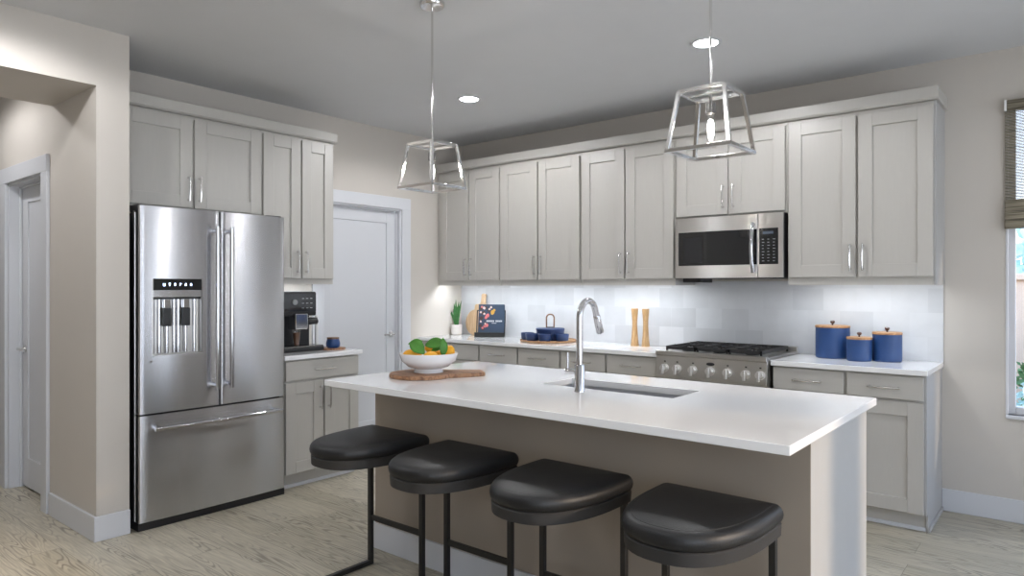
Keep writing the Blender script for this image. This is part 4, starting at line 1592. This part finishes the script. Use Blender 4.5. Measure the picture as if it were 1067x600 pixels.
# ------------------------------------------------------------------ coffee corner
cm = thing('coffee_machine', 'black and silver bean-to-cup coffee machine beside the refrigerator', 'coffee machine', (-4.42, 2.86, ZT), PI / 2)
# local: front -Y (world +X), x -> world +Y
m = MB()
m.box(-0.17, 0.135, -0.02, 0.24, 0.0, 0.43)
m.box(-0.17, 0.125, -0.12, 0.02, 0.255, 0.43)
m.box(-0.17, 0.175, -0.15, 0.0, 0.0, 0.035)
m.build('body', M['black'], cm, bevel=0.012, seg=3)
MB().box(-0.16, 0.118, -0.1225, -0.119, 0.29, 0.415).build('control_panel', M['bglass'], cm)
m = MB()
m.tube([(-0.06, -0.12, 0.355), (-0.06, -0.132, 0.355)], 0.02, 20)
m.build('dial', M['mark'], cm, smooth=True)
m = MB()
for r_ in range(3):
    for c_ in range(3):
        m.box(0.0 + c_ * 0.034, 0.018 + c_ * 0.034, -0.1238, -0.1222, 0.31 + r_ * 0.034, 0.315 + r_ * 0.034)
m.build('button_markings', M['mark'], cm)
m = MB()
m.box(-0.075, 0.03, -0.155, -0.05, 0.16, 0.275)
m.build('spout_block', M['chrome'], cm, bevel=0.008)
m = MB()
m.box(0.03, 0.145, -0.10, 0.0, 0.19, 0.24)
m.tube([(0.06, -0.10, 0.205), (0.14, -0.10, 0.215)], 0.02, 12)
m.build('steam_arm', M['black'], cm, smooth=True)
MB().tube([(0.148, -0.085, 0.02), (0.148, -0.085, 0.255)], 0.011, 12).build('support_column', M['steel2'], cm, smooth=True)
MB().box(-0.16, 0.165, -0.145, -0.03, 0.035, 0.041).build('drip_grid', M['dnick'], cm)
cg = thing('latte_glass', 'tall glass of milky coffee standing on the coffee machine drip tray', 'glass', (-4.335, 2.84, ZT + 0.0412))
MB().lathe([(0, 0), (0.020, 0), (0.024, 0.05), (0.030, 0.112), (0.028, 0.112), (0.022, 0.05), (0.018, 0.004), (0, 0.004)], 28).build('glass_wall', M['glass'], cg, smooth=True)
MB().lathe([(0, 0.0045), (0.0175, 0.0045), (0.0215, 0.05), (0.026, 0.095), (0, 0.095)], 28).build('coffee', M['brown'], cg, smooth=True)
tr2 = tag(MB().lathe([(0, 0), (0.098, 0), (0.10, 0.004), (0.10, 0.010), (0, 0.010)], 40).build('wooden_coaster', M['acacia'], loc=(-4.30, 3.118, ZT), smooth=True), 'round wooden coaster tray under the blue jar', 'tray')
jr = thing('sugar_jar', 'small blue jar with a wooden lid on the round coaster', 'jar', (-4.285, 3.118, ZT + 0.0102))
MB().lathe([(0, 0), (0.038, 0), (0.050, 0.012), (0.052, 0.035), (0.044, 0.066), (0, 0.066)], 36).build('body', M['blue'], jr, smooth=True)
MB().lathe([(0, 0.0663), (0.045, 0.0663), (0.045, 0.078), (0, 0.079)], 36).build('lid', M['handlewood'], jr, smooth=True)

# ------------------------------------------------------------------ fruit bowl on board
bc = Vector((-2.623, 2.457))
u = Vector((0.607, 0.795))
v = Vector((-0.795, 0.607))
ol = []
rb = 0.165
for k in range(30):
    a = R(38) + (2 * PI - R(76)) * k / 29
    ol.append(bc + u * (rb * math.cos(a)) + v * (rb * math.sin(a)))
ln_ = 0.325
for (a, b) in ((0.19, -0.100), (0.25, -0.086), (ln_ - 0.015, -0.070), (ln_, -0.055), (ln_, 0.055), (ln_ - 0.015, 0.070), (0.25, 0.086), (0.19, 0.100)):
    ol.append(bc + u * a + v * b)
m = MB().prism([(p.x - bc.x, p.y - bc.y) for p in ol], 0, 0.02, 'z')
o = m.build('paddle_board', M['acacia'], loc=(bc.x, bc.y, ZT + 0.0002), bevel=0.004)
tag(o, 'brown wooden paddle board lying under the fruit bowl on the island', 'cutting board')
BC = (-2.615, 2.50)
ZB = ZT + 0.0204
fb = thing('fruit_bowl', 'white footed ceramic bowl of lemons on the wooden board', 'bowl', (BC[0], BC[1], ZB))
MB().lathe([(0, 0.018), (0.06, 0.018), (0.072, 0.0), (0.076, 0.0), (0.070, 0.020), (0.105, 0.030), (0.140, 0.060), (0.153, 0.098), (0.150, 0.101), (0.146, 0.097), (0.132, 0.062), (0.10, 0.037), (0.0, 0.028)], 64).build('body', M['white'], fb, smooth=True)
LG = 'lemons with leaves in the white bowl'
# view direction right vector for layout
rv = Vector((0.773, 0.634))
fv = Vector((-0.634, 0.773))
lem = [(-0.094, -0.020, 0.087, 0.037, 'orange-yellow lemon at the fridge side of the bowl', 20),
       (0.018, -0.080, 0.082, 0.038, 'orange-yellow lemon at the front middle of the bowl', 80),
       (0.104, 0.005, 0.098, 0.036, 'yellow lemon standing at the faucet side of the bowl', 60),
       (0.020, 0.078, 0.086, 0.040, 'yellow lemon at the back of the bowl under the leaves', 10),
       (-0.075, 0.065, 0.078, 0.036, 'lemon tucked behind the fridge-side lemon', 120),
       (0.018, 0.0, 0.128, 0.034, 'topmost yellow lemon between the upright leaf and middle leaf', 40)]
lobs = []
for (a, b, z, r_, lb, ang) in lem:
    p = rv * a + fv * b
    root = thing('lemon', lb, 'lemon', (BC[0] + p.x, BC[1] + p.y, ZB + z), R(ang), LG)
    m = MB()
    prof = []
    for k in range(15):
        t = PI * k / 14
        rr = math.sin(t) ** 0.9 * r_ * 0.86 if 0 < k < 14 else 0
        zz = math.cos(t) * r_ * 1.12
        if k in (0, 14):
            zz *= 1.07
        prof.append((rr, zz))
    m.lathe(prof, 24)
    bmesh.ops.rotate(m.bm, verts=m.bm.verts, cent=(0, 0, 0), matrix=Matrix.Rotation(R(78 if 'standing' not in lb else 20), 3, 'Y'))
    m.build('fruit', M['lemon'], root, smooth=True)
    lobs.append(root)


def leaf(parent, c, length, wid, direc, nrm, curl=0.25):
    """c = leaf base in world, direc = world direction, nrm = face normal"""
    d = Vector(direc).normalized()
    n = Vector(nrm)
    n = (n - d * n.dot(d)).normalized()
    s = d.cross(n)
    m = MB()
    K = 10
    rows = []
    for k in range(K + 1):
        t = k / K
        wk = wid * math.sin(PI * min(1, t * 0.97 + 0.02)) ** 0.75 / 2 * (1.0 if t < .6 else 1 - (t - .6) * 0.6)
        c0 = Vector(c) + d * (length * t) - n * (curl * length * (t - 0.4) ** 2)
        rows.append([m.bm.verts.new(c0 + s * (wk * q) + n * (abs(q) * wk * 0.25)) for q in (-1, -0.5, 0, 0.5, 1)])
    for a, b in zip(rows, rows[1:]):
        for j in range(4):
            m.bm.faces.new((a[j], a[j + 1], b[j + 1], b[j]))
    bmesh.ops.transform(m.bm, matrix=(Matrix.Translation(parent.location) @ Matrix.Rotation(parent.rotation_euler.z, 4, 'Z')).inverted(), verts=m.bm.verts)
    o = m.build('leaf', M['leaf'], parent, smooth=True)
    so = o.modifiers.new('thick', 'SOLIDIFY')
    so.thickness = 0.0012
    return o


def W3(a, b, z):
    p = rv * a + fv * b
    return (BC[0] + p.x, BC[1] + p.y, ZB + z)


def D3(a, b, z):
    p = rv * a + fv * b
    return (p.x, p.y, z)


leaf(lobs[0], W3(-0.088, -0.055, 0.162), 0.100, 0.070, D3(0.75, -0.25, -0.55), D3(0.1, -0.9, 0.6))
leaf(lobs[0], W3(-0.028, -0.03, 0.160), 0.078, 0.045, D3(-0.95, 0.1, -0.1), D3(0.0, -0.6, 0.8))
leaf(lobs[1], W3(-0.015, -0.03, 0.143), 0.115, 0.066, D3(0.97, -0.1, 0.12), D3(0.05, -0.85, 0.6))
leaf(lobs[5], W3(0.082, -0.058, 0.085), 0.098, 0.045, D3(0.02, 0.02, 1.0), D3(0.45, -0.85, 0.1))
leaf(lobs[5], W3(0.075, -0.03, 0.13), 0.06, 0.03, D3(-0.85, -0.05, -0.2), D3(0, -0.8, 0.6))
